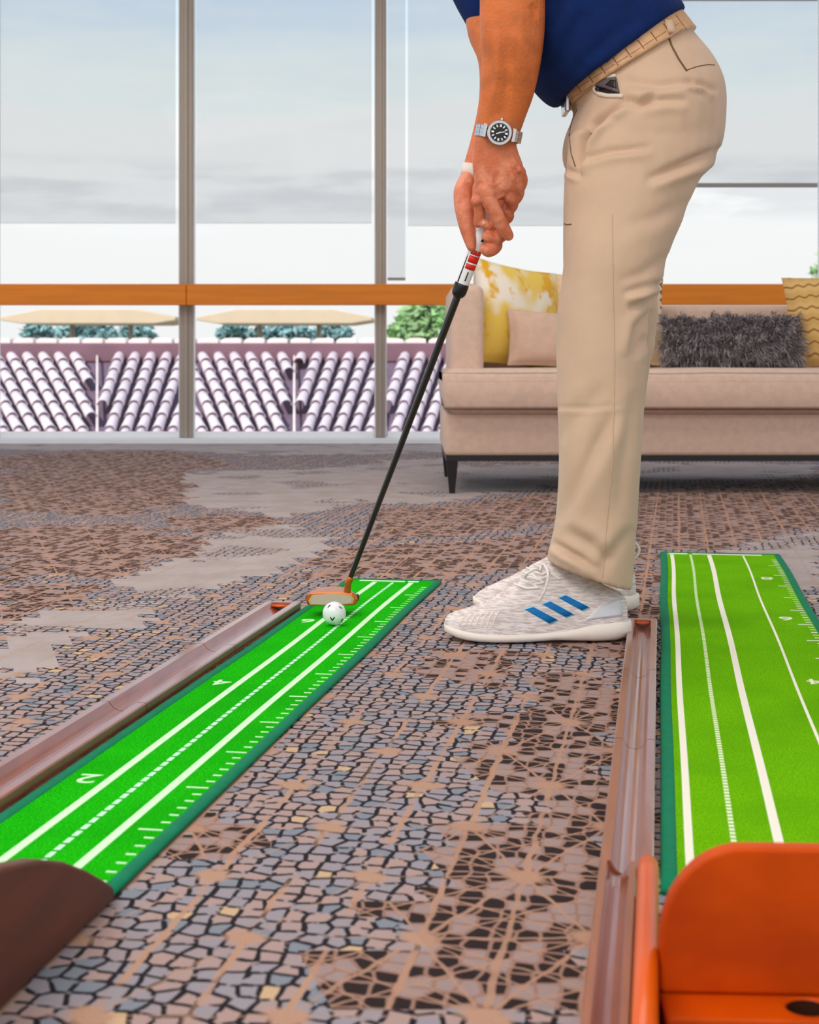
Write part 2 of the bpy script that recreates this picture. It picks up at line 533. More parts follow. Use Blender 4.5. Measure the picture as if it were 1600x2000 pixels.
# ================================================================ THE SETTING
# ---- carpet ------------------------------------------------------------------
def carpet_material():
    m = bpy.data.materials.new('patterned_carpet'); m.use_nodes = True
    t = NT(m.node_tree); b = m.node_tree.nodes['Principled BSDF']
    p = t.pos()
    x, y, z = t.sep(p)
    wob = t.m('MULTIPLY', t.m('SUBTRACT', t.noise(p, 22, 2), .5), .16)
    wob2 = t.m('MULTIPLY', t.m('SUBTRACT', t.noise(t.scaled(p, (1, 1, 1), (0, 0, 1.1)), 24, 2), .5), .16)
    u = t.m('ADD', t.m('DIVIDE', t.m('ADD', x, t.m('MULTIPLY', y, .299)), .148), .243)
    v = t.m('ADD', t.m('DIVIDE', y, .157), -.503)
    uw = t.m('ADD', u, t.m('MULTIPLY', wob, .45)); vw = t.m('ADD', v, t.m('MULTIPLY', wob2, .45))

    def fam(a, c, wd):
        f = t.m('ADD', t.m('MULTIPLY', uw, float(a)), t.m('MULTIPLY', vw, float(c)))
        d = t.m('PINGPONG', t.m('ADD', f, 500.0), .5)
        g = math.hypot(a, c)
        return t.m('SUBTRACT', 1.0, t.sstep(d, wd * g * .6, wd * g))

    def mx(*a):
        r = a[0]
        for q in a[1:]: r = t.m('MAXIMUM', r, q)
        return r
    thick = t.m('MULTIPLY', fam(2, -1, .026), t.sstep(t.noise(p, 7.5, 2), .40, .56))
    fu = t.m('PINGPONG', t.m('ADD', uw, 500.0), .5); fv = t.m('PINGPONG', t.m('ADD', vw, 500.0), .5)
    r = t.m('SQRT', t.m('ADD', t.m('MULTIPLY', fu, fu), t.m('MULTIPLY', fv, fv)))
    star = t.m('SUBTRACT', 1.0, t.sstep(t.m('ADD', r, wob), .07, .16))
    axis = mx(fam(0, 1, .012), fam(1, -1, .012))
    rays = mx(fam(1, 0, .016), fam(0, 1, .016), fam(1, -1, .016), fam(1, 1, .014), fam(1, -2, .011), fam(2, 1, .010), fam(2, -1, .018))
    # stone-like cells
    vx = t.m('ADD', t.m('MULTIPLY', t.m('ADD', x, t.m('MULTIPLY', y, -.17)), 47.0), t.m('MULTIPLY', wob, 3.4))
    vy = t.m('ADD', t.m('MULTIPLY', t.m('ADD', y, t.m('MULTIPLY', x, .22)), 42.0), t.m('MULTIPLY', wob2, 3.4))
    vec = t.xyz(vx, vy, 0.0)
    ed = t.n('ShaderNodeTexVoronoi', feature='DISTANCE_TO_EDGE', voronoi_dimensions='2D')
    ce = t.n('ShaderNodeTexVoronoi', feature='F1', voronoi_dimensions='2D')
    for q in (ed, ce):
        t.put(q.inputs['Vector'], vec); q.inputs['Scale'].default_value = 1.0; q.inputs['Randomness'].default_value = .5
    edge = t.m('SUBTRACT', 1.0, t.sstep(t.m('ADD', ed.outputs['Distance'], t.m('MULTIPLY', wob, .5)), .085, .135))
    gaps = t.sstep(t.noise(p, 60, 2), .37, .44)
    rnd = t.sep(ce.outputs['Color'])
    cell = t.mix(t.sstep(rnd[0], .35, .65), lin((192, 164, 158)), lin((170, 162, 170)))
    cell = t.mix(t.m('GREATER_THAN', rnd[1], .88), cell, lin((146, 152, 164)))
    cell = t.mix(t.m('GREATER_THAN', rnd[2], .965), cell, lin((224, 190, 152)))
    tan = lin((204, 160, 134))
    grey = t.mix(t.m('MULTIPLY', edge, gaps), cell, lin((22, 13, 22)))
    grey = t.mix(mx(t.m('MULTIPLY', axis, .55), thick, star), grey, tan)
    inner = t.sstep(t.m('ADD', ed.outputs['Distance'], t.m('MULTIPLY', wob, .4)), .05, .12)
    bdark = t.mix(t.m('GREATER_THAN', rnd[0], .58), lin((40, 22, 20)), lin((176, 152, 148)))
    brown = t.mix(inner, lin((170, 130, 114)), bdark)
    brown = t.mix(mx(t.m('MULTIPLY', rays, .85), thick, star), brown, lin((200, 154, 128)))
    plain = t.mix(t.sstep(t.noise(p, 9, 3), .35, .65), lin((188, 172, 166)), lin((200, 186, 183)))
    plain = t.mix(t.m('MULTIPLY', t.m('MULTIPLY', edge, gaps), t.sstep(t.noise(p, 3.1, 2), .57, .62)), plain, lin((70, 52, 60)))
    plain = t.mix(t.m('MULTIPLY', mx(thick, axis), .45), plain, lin((196, 160, 132)))
    at = t.n('ShaderNodeVertexColor', layer_name='zone')
    zr = t.sep(at.outputs[0])
    c = t.mix(zr[0], grey, brown)
    c = t.mix(zr[1], c, plain)
    fib = t.noise(p, 700, 2, .7)
    c = t.mix(t.m('MULTIPLY', t.sstep(fib, .3, .7), .22), c, (0, 0, 0))
    t.put(b.inputs['Base Color'], c)
    b.inputs['Roughness'].default_value = .95; b.inputs['Specular IOR Level'].default_value = .15
    b.inputs['Sheen Weight'].default_value = .05; b.inputs['Sheen Roughness'].default_value = .4
    bn = t.n('ShaderNodeBump'); bn.inputs['Distance'].default_value = .002
    t.put(bn.inputs['Height'], fib); t.put(b.inputs['Normal'], bn.outputs[0])
    return m


# carpet fields, as polygons in the frame: brown star fields and plain pale fields, one strip being painted window glare
BROWN = [[(700, 2000), (660, 1880), (800, 1740), (1000, 1590), (880, 1500), (1000, 1400), (1110, 1330), (1240, 1330), (1200, 2010)],
         [(370, 1640), (400, 1570), (520, 1580), (490, 1660)],
         [(830, 1275), (1000, 1270), (1020, 1330), (850, 1325)],
         [(1000, 1240), (1290, 1040), (1290, 1235), (1230, 1300)],
         [(560, 1140), (640, 1080), (1090, 1030), (1090, 1090), (860, 1135), (700, 1130)],
         [(1225, 960), (1620, 930), (1620, 1010), (1420, 1075), (1225, 1075)],
         [(760, 1000), (1090, 960), (1090, 1020), (700, 1060)],
         [(-20, 930), (200, 905), (380, 930), (370, 985), (200, 1010), (-20, 1000)],
         [(-20, 1030), (270, 1022), (400, 1065), (330, 1090), (230, 1125), (-20, 1130)],
         [(-20, 1150), (210, 1140), (170, 1180), (-20, 1215)],
         [(-20, 890), (330, 880), (480, 905), (340, 922), (-20, 920)],
         [(290, 1312), (330, 1278), (430, 1272), (400, 1300)],
         [(330, 1010), (520, 1010), (500, 1035), (370, 1040)]]
PLAIN_AND_GLARE = [[(340, 925), (620, 915), (900, 890), (900, 960), (640, 990), (520, 1010), (370, 985)],
         [(400, 1050), (560, 1020), (640, 1060), (560, 1110), (430, 1140), (330, 1160), (230, 1130), (340, 1095)],
         [(170, 1185), (330, 1165), (300, 1215), (60, 1235), (-20, 1240), (-20, 1220)],
         [(-20, 1255), (120, 1250), (130, 1300), (-20, 1335)],
         [(-900, 866), (2600, 866), (2600, 880), (900, 884), (500, 890), (330, 878), (-900, 880)],  # along the windows: glare painted as pale carpet
         [(1430, 1080), (1620, 1030), (1620, 1180), (1570, 1170)],
         [(640, 925), (1080, 905), (1600, 905), (1600, 925), (1080, 950), (760, 985)]]


def inside(x, y, poly):
    r = False
    for (ax, ay), (bx, by) in zip(poly, poly[1:] + poly[:1]):
        if (ay > y) != (by > y) and x < (bx - ax) * (y - ay) / (by - ay) + ax: r = not r
    return r


def make_floor():
    ru, rv = .25, .25
    y0, y1, x0, x1 = -2.5, 8.66, -4.6, 4.6
    nv = int((y1 - y0) / .157 / rv) + 1
    verts, faces, zone = [], [], []
    rows = []
    for j in range(nv + 1):
        yy = min(y1, y0 + j * .157 * rv)
        sh = -(.299 * yy + .243 * .148)
        k0 = math.floor((x0 - sh) / (.148 * ru)); k1 = math.ceil((x1 - sh) / (.148 * ru))
        rows.append((yy, sh, k0, k1))
    idx = {}

    def vert(j, k):
        if (j, k) not in idx:
            yy, sh, _, _ = rows[j]
            idx[(j, k)] = len(verts)
            verts.append((max(x0, min(x1, sh + k * .148 * ru)), yy, 0.0))
        return idx[(j, k)]
    for j in range(nv):
        for k in range(min(rows[j][2], rows[j + 1][2]), max(rows[j][3], rows[j + 1][3])):
            q = [vert(j, k), vert(j, k + 1), vert(j + 1, k + 1), vert(j + 1, k)]
            c = sum((Vector(verts[i]) for i in q), Vector()) / 4
            zb = zp = 0
            if c.y > .7:
                h = noise.noise(Vector((c.x * 3.1, c.y * 3.1, 2.0)))
                h2 = noise.noise(Vector((c.x * 3.1, c.y * 3.1, 9.0)))
                h3 = noise.noise(Vector((c.x * 11, c.y * 11, 5.0))); h4 = noise.noise(Vector((c.x * 11, c.y * 11, 15.0)))
                X = c.x + .07 * h + .07 * h3; Y = c.y + .14 * h2 + .12 * h4
                px = CX + X * F / Y; py = HY + CH * F / Y
                zb = any(inside(px, py, p) for p in BROWN)
                zp = (not zb) and any(inside(px, py, p) for p in PLAIN_AND_GLARE)
            faces.append(q); zone.append((float(zb), float(zp)))
    me = bpy.data.meshes.new('floor'); me.from_pydata(verts, [], faces)
    ca = me.color_attributes.new('zone', 'FLOAT_COLOR', 'CORNER')
    i = 0
    for f, (a, b2) in zip(me.polygons, zone):
        for _ in f.loop_indices:
            ca.data[i].color = (a, b2, 0, 1); i += 1
    o = link('floor', me, carpet_material(), None, False)
    tag(o, kind='structure', label='patterned grey and brown carpet floor')
    return o


make_floor()

cl_ = MB().box((-4.6, -2.5, 3.25), (4.6, 8.9, 3.4)).build('ceiling', M['ceiling'], None, False)
tag(cl_, kind='structure')
WY = 8.75                                                       # window wall depth


def wx(px, Y=WY): return (px - CX) * Y / F


tag(MB().box((-4.6, 8.60, 0), (4.6, 8.90, .028)).build('trim_1', M['sill'], None, False, .004), kind='structure', label='low white sill along the foot of the window wall')
# mullions, each with a bright bead at both sides
MULL = [-4.5, -3.42, -2.335, wx(365), wx(743.5), wx(1133), 2.33, 3.42, 4.5]
for i, xm in enumerate(MULL):
    hw = .038 if i == 3 else .028
    ml = empty('trim_%d' % (i + 2), (xm, WY, 0)); tag(ml, kind='structure', label='grey aluminium window mullion')
    a = MB().box((-hw, -.03, .028), (hw, .05, 3.25)).build('post', M['frame'], ml, False, .006)
    MB().box((-hw * .28, -.045, .028), (hw * .28, -.03, 3.25)).build('cover_strip', M['frame'], ml, False, .003)
    for s in (-1, 1):
        MB().box((s * (hw + .003) - .003, -.012, .028), (s * (hw + .003) + .003, .03, 3.25)).build('bead', M['bead'], ml, False)


def glass():
    m = bpy.data.materials.new('window_glass'); m.use_nodes = True
    t = NT(m.node_tree)
    for nd in list(t.t.nodes): t.t.nodes.remove(nd)
    tr = t.n('ShaderNodeBsdfTransparent'); tr.inputs[0].default_value = (.987, .993, .99, 1)
    gl = t.n('ShaderNodeBsdfGlossy'); gl.inputs['Roughness'].default_value = .02
    mx = t.n('ShaderNodeMixShader'); mx.inputs[0].default_value = .003
    t.put(mx.inputs[1], tr.outputs[0]); t.put(mx.inputs[2], gl.outputs[0])
    t.t.links.new(mx.outputs[0], t.n('ShaderNodeOutputMaterial').inputs[0])
    return m


def screen():
    m = bpy.data.materials.new('shade_screen'); m.use_nodes = True
    t = NT(m.node_tree)
    for nd in list(t.t.nodes): t.t.nodes.remove(nd)
    tr = t.n('ShaderNodeBsdfTransparent'); tr.inputs[0].default_value = (.90, .905, .91, 1)
    df = t.n('ShaderNodeBsdfDiffuse'); df.inputs[0].default_value = (.55, .57, .6, 1)
    tl = t.n('ShaderNodeBsdfTranslucent'); tl.inputs[0].default_value = (.6, .62, .66, 1)
    m1 = t.n('ShaderNodeMixShader'); m1.inputs[0].default_value = .5
    t.put(m1.inputs[1], df.outputs[0]); t.put(m1.inputs[2], tl.outputs[0])
    m2 = t.n('ShaderNodeMixShader'); m2.inputs[0].default_value = .06
    t.put(m2.inputs[1], tr.outputs[0]); t.put(m2.inputs[2], m1.outputs[0])
    t.t.links.new(m2.outputs[0], t.n('ShaderNodeOutputMaterial').inputs[0])
    return m


M['glass'] = glass(); M['screen'] = screen()
for i in range(len(MULL) - 1):
    a, b = MULL[i] + .04, MULL[i + 1] - .04
    wn = empty('window_%d' % (i + 1), ((a + b) / 2, WY + .02, 0)); tag(wn, kind='structure', label='tall glazed window panel')
    MB().box((a - (a + b) / 2, -.003, .05), (b - (a + b) / 2, .003, 3.25)).build('pane', M['glass'], wn, False)
    MB().box((a - (a + b) / 2, -.02, .028), (b - (a + b) / 2, .03, .06)).build('window_frame', M['bead'], wn, False)


def zz(py, Y): return CH - (py - HY) * Y / F


# ---- roller shades -------------------------------------------------------------
SY = 8.69
for nm, x0, x1, yb, lab in [
        ('a', MULL[2] + .05, wx(343, SY), 436, 'pale grey roller shade of the window panel at the end away from the sofa'),
        ('b', wx(383, SY), wx(726, SY), 436, 'pale grey roller shade between the two mullions clear of the sofa'),
        ('c', wx(757, SY), wx(792, SY), 545, 'narrow pale roller shade strip lowered to the wooden handrail'),
        ('d', wx(797, SY), wx(1120, SY), 441, 'pale grey roller shade behind the golfer\'s forearms and hands'),
        ('e', wx(1146, SY), wx(1597, SY), 366, 'shortest pale roller shade, with grey hem bar above the sofa')]:
    r = empty('roller_shade', ((x0 + x1) / 2, SY, 0))
    tag(r, lab, 'roller shade', 'roller shades on the window wall')
    zb = zz(yb, SY); hw = (x1 - x0) / 2
    MB().box((-hw, -.0008, zb), (hw, .0008, 3.16)).build('fabric', M['screen'], r, False)
    MB().tube([(-hw, 0, 3.18), (hw, 0, 3.18)], .025, n=12, sub=1).build('roller', M['frame'], r)
    if nm == 'e':
        MB().box((-hw, -.008, zb), (hw, .008, zb + .024)).build('hem_bar', M['hem'], r, False, .003)
        MB().box((-hw, -.004, zz(0, SY) - .005), (hw, .004, zz(0, SY) + .02)).build('seam_bar', M['hem'], r, False)
    elif nm == 'c':
        MB().box((-hw, -.008, zb - .008), (hw, .008, zb + .008)).build('hem_bar', M['hem'], r, False, .003)
    else:
        MB().box((-hw, -.003, zb - .001), (hw, .003, zb + .003)).build('hem_bar', M['bead'], r, False)

# ---- handrail --------------------------------------------------------------------
RY = 8.55
hr = empty('handrail', (0, RY, 0)); tag(hr, 'orange wooden handrail running across the windows behind the sofa', 'handrail')
for x0, x1 in ((-4.5, wx(365, RY)), (wx(365, RY) + .002, wx(1140, RY)), (wx(1140, RY) + .002, 4.5)):
    MB().box((x0, -.03, zz(596, RY)), (x1, .03, zz(555, RY))).build('rail', M['rail'], hr, False, .006)
for xm in MULL:
    MB().box((xm - .012, .03, zz(585, RY)), (xm + .012, WY - .03 - RY - .014, zz(566, RY))).build('bracket', M['frame'], hr, False)

# ================================================================ OUTSIDE
tag(MB().box((-60, 9.2, -3.2), (60, 120, -3.0)).build('ground', M['ground'], None, False), kind='structure', label='lawn far below the windows')
DET = {}


def roof():
    rf = empty('tiled_roof', (0, 25, -3)); tag(rf, 'pale clay barrel tiled roof seen through the windows below the handrail', 'roof')
    org = Vector(rf.location)
    Yb, Yt = 22.0, 28.0
    zb, zt = zz(866, Yb), zz(690, Yt)
    slope = (zt - zb) / (Yt - Yb)
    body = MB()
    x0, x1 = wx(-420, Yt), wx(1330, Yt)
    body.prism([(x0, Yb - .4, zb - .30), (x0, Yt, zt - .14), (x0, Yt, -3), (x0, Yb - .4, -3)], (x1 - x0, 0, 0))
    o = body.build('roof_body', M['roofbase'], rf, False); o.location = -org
    # one barrel tile, axis along local Y, overlapping its lower neighbour
    Lt = 1.0
    n = 9
    rings = []
    for k, (s, r) in enumerate(((-.5, 1.0), (.5, .84), (.5, .70), (-.5, .86))):
        rings.append([(r * math.cos(math.pi * j / n), s * Lt * 1.12, r * math.sin(math.pi * j / n)) for j in range(n + 1)])
    mb = MB().rings(rings + [rings[0]], closed=False, caps=False)
    tile = mb.mesh('tile'); tile.materials.append(M['tile'])
    tile.polygons.foreach_set('use_smooth', [True] * len(tile.polygons))
    # facets: pixel span, and how far a column leans (px) between foot and top of the slope
    facets = [(-20, 190, -92), (190, 352, 60), (378, 575, -72), (575, 738, 62), (748, 900, 60), (905, 1090, -72)]
    rows = 8
    for xa, xb, lean in facets:
        pitch = 31.0
        ext = abs(lean) + 20
        c0 = xa - ext
        # columns are anchored at the facet's mirror line
        base = xb if lean < 0 else xa
        k = -12
        while k < 16:
            foot = base + pitch * (k + .5)
            k += 1
            for r in range(rows):
                t = (r + .5) / rows
                Y = Yb + (Yt - Yb) * (1 / (1 / 1.0)) * t
                # rows evenly spaced along the slope
                px = foot + lean * (1 - (1 - t)) 
                z = zb + slope * (Y - Yb)
                py = HY - (z - CH) * F / Y
                tt = (866 - py) / (866 - 690)
                px = foot + lean * tt
                if not (xa + (12 if lean > 0 else -4) < px < xb - (12 if lean < 0 else -4)): continue
                Xc = (px - CX) * Y / F
                # heading of the column on the slope
                t2 = t + .02
                Y2 = Yb + (Yt - Yb) * t2; z2 = zb + slope * (Y2 - Yb); py2 = HY - (z2 - CH) * F / Y2
                px2 = foot + lean * (866 - py2) / 176.0
                d = Vector(((px2 - CX) * Y2 / F - Xc, Y2 - Y, z2 - z))
                Ls = d.length / .02 / rows
                d.normalize()
                sx = d.cross(Vector((0, 0, 1))).normalized(); up = sx.cross(d)
                w_ = pitch * .36 * Y / F
                ob = bpy.data.objects.new('tile', tile); COL.objects.link(ob)
                ob.parent = rf
                mtx = Matrix((sx * w_, d * Ls, up * w_ * 1.0)).transposed().to_4x4()
                # lower end lifted over the tile below
                tilt = Matrix.Rotation(R(-2.0), 4, sx)
                ob.matrix_local = Matrix.Translation(Vector((Xc, Y, z - .02)) - org) @ tilt @ mtx
    for pxv in (190, 575):
        a, b2 = Vector((wx(pxv, Yb), Yb, zb - .02)), Vector((wx(pxv, Yt), Yt, zt - .02))
        o = MB().tube([a, b2], .02, n=8, sub=1).build('valley_strip', M['cap'], rf); o.location = -org
    # ridge band and caps
    o = MB().box((x0, Yt - .15, zt - .16), (x1, Yt + .35, zz(670, Yt))).build('ridge_band', M['ridge'], rf, False, .03)
    o.location = -org
    capm = None
    for px in range(-20, 900, 45):
        X = wx(px + 22, Yt)
        wd = 20 * Yt / F
        mb = MB().prism([(-wd, 0, 0), (-wd * .96, 0, .06), (-wd * .6, 0, .10), (wd * .6, 0, .10), (wd * .96, 0, .085), (wd, 0, 0)], (0, .35, 0))
        if capm is None:
            capm = mb.mesh('ridge_cap'); capm.materials.append(M['cap'])
        ob = bpy.data.objects.new('ridge_cap', capm); COL.objects.link(ob); ob.parent = rf
        ob.location = Vector((X, Yt - .08, zz(670, Yt) - .01)) - org
        ob.rotation_euler = (0, R(random.uniform(-3, 3)), 0)


roof()


def canopy(px0, px1, lab):
    Y = 36.0
    c = (px0 + px1) / 2; k = Y / F
    r = empty('canopy', (wx(c, Y), Y + 1.0, -3)); tag(r, lab, 'canopy', 'cream canopies beyond the roof')
    hw = (px1 - px0) / 2 * k
    z0, z1, z2 = zz(632, Y) + 3, zz(624, Y) + 3, zz(604, Y) + 3
    mb = MB().prism([(-hw, -1, z1 - .02), (-hw * .76, -1, z0), (hw * .76, -1, z0), (hw, -1, z1 - .02), (hw, -1, z1 + .06), (hw * .55, -1, z2), (-hw * .55, -1, z2), (-hw, -1, z1 + .06)], (0, 3, 0))
    mb.build('canopy_roof', M['cream'], r, False, .02)
    for s in (-1, 1):
        MB().tube([(s * hw * .35, .6, 0), (s * hw * .35, .6, z0 + .02)], .06, sub=1).build('pole', M['frame'], r)


canopy(0, 343, 'cream flat canopy beyond the roof, through the window panel farther from the sofa')
canopy(383, 727, 'cream flat canopy beyond the roof, through the window panel nearer the sofa')


def leafmass(center, rad, n, size):
    mb = MB(); c = Vector(center)
    for _ in range(n):
        while True:
            q = Vector((random.uniform(-1, 1), random.uniform(-1, 1), random.uniform(-1, 1)))
            if q.length < 1 and q.length > .25: break
        q = c + Vector((q.x * rad[0], q.y * rad[1], q.z * rad[2]))
        a = Vector((random.gauss(0, 1), random.gauss(0, 1), random.gauss(0, .6))).normalized()
        b = a.orthogonal().normalized()
        b = Matrix.Rotation(random.uniform(0, 6.28), 3, a) @ b
        s = size * random.uniform(.6, 1.3)
        mb.add([q - a * s, q - b * s * .45 + a * s * .1, q + a * s, q + b * s * .45 + a * s * .1], [(0, 1, 2, 3)])
    return mb


def shrub(name, px, py, rx, ry, Y, leafmat, n, size, lab, cat, grp):
    k = Y / F
    cz = zz(py, Y)
    r = empty(name, (wx(px, Y), Y, -3)); tag(r, lab, cat, grp)
    f = leafmass((0, 0, cz + 3), (rx * k, rx * k * .6, ry * k), n, size).build('foliage', leafmat, r, False)
    f['kind'] = 'stuff'
    MB().tube([(0, 0, 0), (.05, 0, (cz + 3) * .6), (0, 0, cz + 3)], [.12, .09, .05], sub=2).build('trunk', M['bark'], r)


for i, (px, rx, pn) in enumerate(((75, 34, 'farthest from the sofa'), (170, 62, 'second from the far end'), (268, 36, 'just before the first mullion'),
                                  (458, 34, 'just past the first mullion'), (555, 62, 'in the middle of the second panel'), (652, 38, 'nearest the second mullion'))):
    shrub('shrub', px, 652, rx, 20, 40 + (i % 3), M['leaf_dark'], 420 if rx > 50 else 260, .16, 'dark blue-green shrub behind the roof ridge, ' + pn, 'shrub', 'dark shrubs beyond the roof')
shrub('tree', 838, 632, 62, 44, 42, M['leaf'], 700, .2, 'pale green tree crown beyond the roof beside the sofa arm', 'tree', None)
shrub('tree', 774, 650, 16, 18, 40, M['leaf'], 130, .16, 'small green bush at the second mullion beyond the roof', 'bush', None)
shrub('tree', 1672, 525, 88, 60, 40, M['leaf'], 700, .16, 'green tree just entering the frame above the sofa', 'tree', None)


# ================================================================ SOFA
def rbox(lo, hi, bev, seg=4, cuts=0, bulge=None):
    """rounded box; bulge(p, lo, hi) may move its points"""
    bm = bmesh.new()
    bmesh.ops.create_cube(bm, size=1.0)
    for v in bm.verts:
        v.co = Vector([lo[i] + (v.co[i] + .5) * (hi[i] - lo[i]) for i in range(3)])
    if cuts: bmesh.ops.subdivide_edges(bm, edges=bm.edges[:], cuts=cuts, use_grid_fill=True)
    sharp = [e for e in bm.edges if e.calc_face_angle(0) > .5]
    bmesh.ops.bevel(bm, geom=sharp, offset=bev, segments=seg, affect='EDGES', profile=.5)
    if bulge:
        for v in bm.verts: v.co = bulge(v.co.copy())
    me = bpy.data.meshes.new('rbox'); bm.to_mesh(me); bm.free()
    return me


sx0, sx1, sy0, sy1 = .124, 2.22, 5.55, 6.36
sofa = empty('sofa', (1.17, 5.95, 0)); tag(sofa, 'long beige upholstered sofa with one bench cushion and black tapered legs', 'sofa')
so = Vector(sofa.location)


def sp(name, me, m, sm=True):
    o = link(name, me, m, sofa, sm); o.location = -so
    return o


sp('base', rbox((sx0, sy0, .134), (sx1, sy1, .292), .018, 3), M['sofa'])


def cush(p):
    cx, cz = (sx0 + sx1) / 2, .36
    u = abs((p.x - cx) / ((sx1 - sx0) / 2)); 
    wz = max(0, (p.z - cz) / .086)
    p.z += .004 * math.sin(p.x * 17) * math.sin(p.x * 5) * wz * min(1, max(0, (p.x - .35) / .3)) * min(1, max(0, (2.0 - p.x) / .3))
    p.y -= .020 * max(0, 1 - ((p.z - cz) / .088) ** 2) * max(0, 1 - (p.y - 5.5) / .25)
    p.x += (cx - p.x) * .012 * max(0, -(p.z - cz) / .08)
    return p


sp('seat_cushion', rbox((sx0 - .008, sy0 - .045, .286), (sx1 + .008, 6.22, .446), .045, 5, 10, cush), M['sofa'])
for xa, xb in ((.147, .268), (2.076, 2.197)):
    sp('arm', rbox((xa, 5.62, .28), (xb, sy1, .748), .03, 4), M['sofa'])
sp('backrest', rbox((.20, 6.20, .28), (2.14, sy1, .69), .028, 4), M['sofa'])
sp('plinth_rail', MB().box((sx0 + .006, sy0 + .006, .116), (sx1 - .006, sy1 - .006, .136)).mesh('plinth'), M['sofa_black'], False)
for x in (.152, 2.19):
    for y in (5.575, 6.325):
        rg = []
        for z, h in ((0, .010), (.118, .021)):
            rg.append([(x - h, y - h, z), (x + h, y - h, z), (x + h, y + h, z), (x - h, y + h, z)])
        sp('leg', MB().rings(rg).mesh('leg'), M['sofa_black'], False)


def pillow(name, c, w, h, t, yaw, lean, roll, m, lab, cat='pillow', group='pillows on the sofa', pinch=.06, piping=None, n=22):
    """cushion standing on its bottom edge: faces -Y when yaw = 0"""
    r = empty(name, c, 0); tag(r, lab, cat, group)
    mb = MB(); fr, bk = [], []
    for j in range(n + 1):
        for i in range(n + 1):
            u, v = 2 * i / n - 1, 2 * j / n - 1
            th = t * (max(0, 1 - abs(u) ** 2.6) * max(0, 1 - abs(v) ** 2.6)) ** .5
            k = 1 - pinch * (1 - v * v) * abs(u) ** 3; kk = 1 - pinch * (1 - u * u) * abs(v) ** 3
            x, z = u * k * w / 2, v * kk * h / 2
            wr = .004 * noise.noise(Vector((u * 2.2, v * 2.2, c[0] * 7)))
            fr.append((x, -th / 2 + wr, z)); bk.append((x, th / 2 + wr, z))
    N = n + 1
    f = [(j * N + i, j * N + i + 1, (j + 1) * N + i + 1, (j + 1) * N + i) for j in range(n) for i in range(n)]
    f2 = [tuple(reversed([q + N * N for q in a])) for a in f]
    mb.add(fr + bk, f + f2)
    me = mb.mesh('cover')
    bm = bmesh.new(); bm.from_mesh(me); bmesh.ops.remove_doubles(bm, verts=bm.verts, dist=.0004); bm.to_mesh(me); bm.free()
    mtx = Matrix.Rotation(R(yaw), 4, 'Z') @ Matrix.Rotation(R(lean), 4, 'X') @ Matrix.Rotation(R(roll), 4, 'Y')
    r.rotation_euler = mtx.to_euler()
    cv = link('cover', me, m, r, True)
    if piping:
        edge = []
        for k in range(4 * n):
            s, q = divmod(k, n)
            i, j = ((q, 0), (n, q), (n - q, n), (0, n - q))[s]
            edge.append(Vector(fr[j * N + i]))
        edge.append(edge[0])
        MB().tube(edge, .0045, n=6, sub=1, ends=False).build('piping', piping, r)
    return r


def pillow_mats():
    def base(name):
        m = bpy.data.materials.new(name); m.use_nodes = True
        t = NT(m.node_tree); b = m.node_tree.nodes['Principled BSDF']
        b.inputs['Roughness'].default_value = .9; b.inputs['Sheen Weight'].default_value = .15
        ob = t.n('ShaderNodeTexCoord').outputs['Object']
        return m, t, b, ob
    m, t, b, ob = base('yellow_blotch_cloth')
    f = t.noise(t.scaled(ob, (1, 0, .8)), 5.5, 2)
    f2 = t.noise(t.scaled(ob, (1.1, 0, .9), (0, .6, 0)), 9, 3)
    c = t.mix(t.sstep(f, .40, .52), lin((238, 228, 210)), lin((232, 196, 84)))
    c = t.mix(t.sstep(f2, .52, .62), c, lin((224, 168, 8)))
    t.put(b.inputs['Base Color'], c); M['yellow'] = m
    for nm, per, c1, c2, amp in (('chevron_cloth', .062, (222, 196, 160), (70, 56, 46), .016), ('wave_cloth', .045, (206, 164, 96), (150, 100, 42), .006)):
        m, t, b, ob = base(nm)
        x, y, z = t.sep(ob)
        if nm == 'wave_cloth': x, z = z, x
        zig = t.m('MULTIPLY', t.m('PINGPONG', t.m('DIVIDE', z, .03), .5), amp * 2)
        if nm == 'wave_cloth':
            zig = t.m('MULTIPLY', t.m('SINE', t.m('MULTIPLY', z, 150.0)), .0045)
        s = t.m('PINGPONG', t.m('DIVIDE', t.m('ADD', x, zig), per), .5)
        line = t.m('SUBTRACT', 1.0, t.sstep(s, .05, .11))
        band = t.sstep(t.m('PINGPONG', t.m('DIVIDE', t.m('ADD', x, zig), per * 2), .5), .2, .3)
        cc = t.mix(t.m('MULTIPLY', band, .5), lin(c1), lin((212, 170, 108)) if nm[0] == 'c' else lin((222, 186, 122)))
        t.put(b.inputs['Base Color'], t.mix(line, cc, lin(c2)))
        M[nm] = m


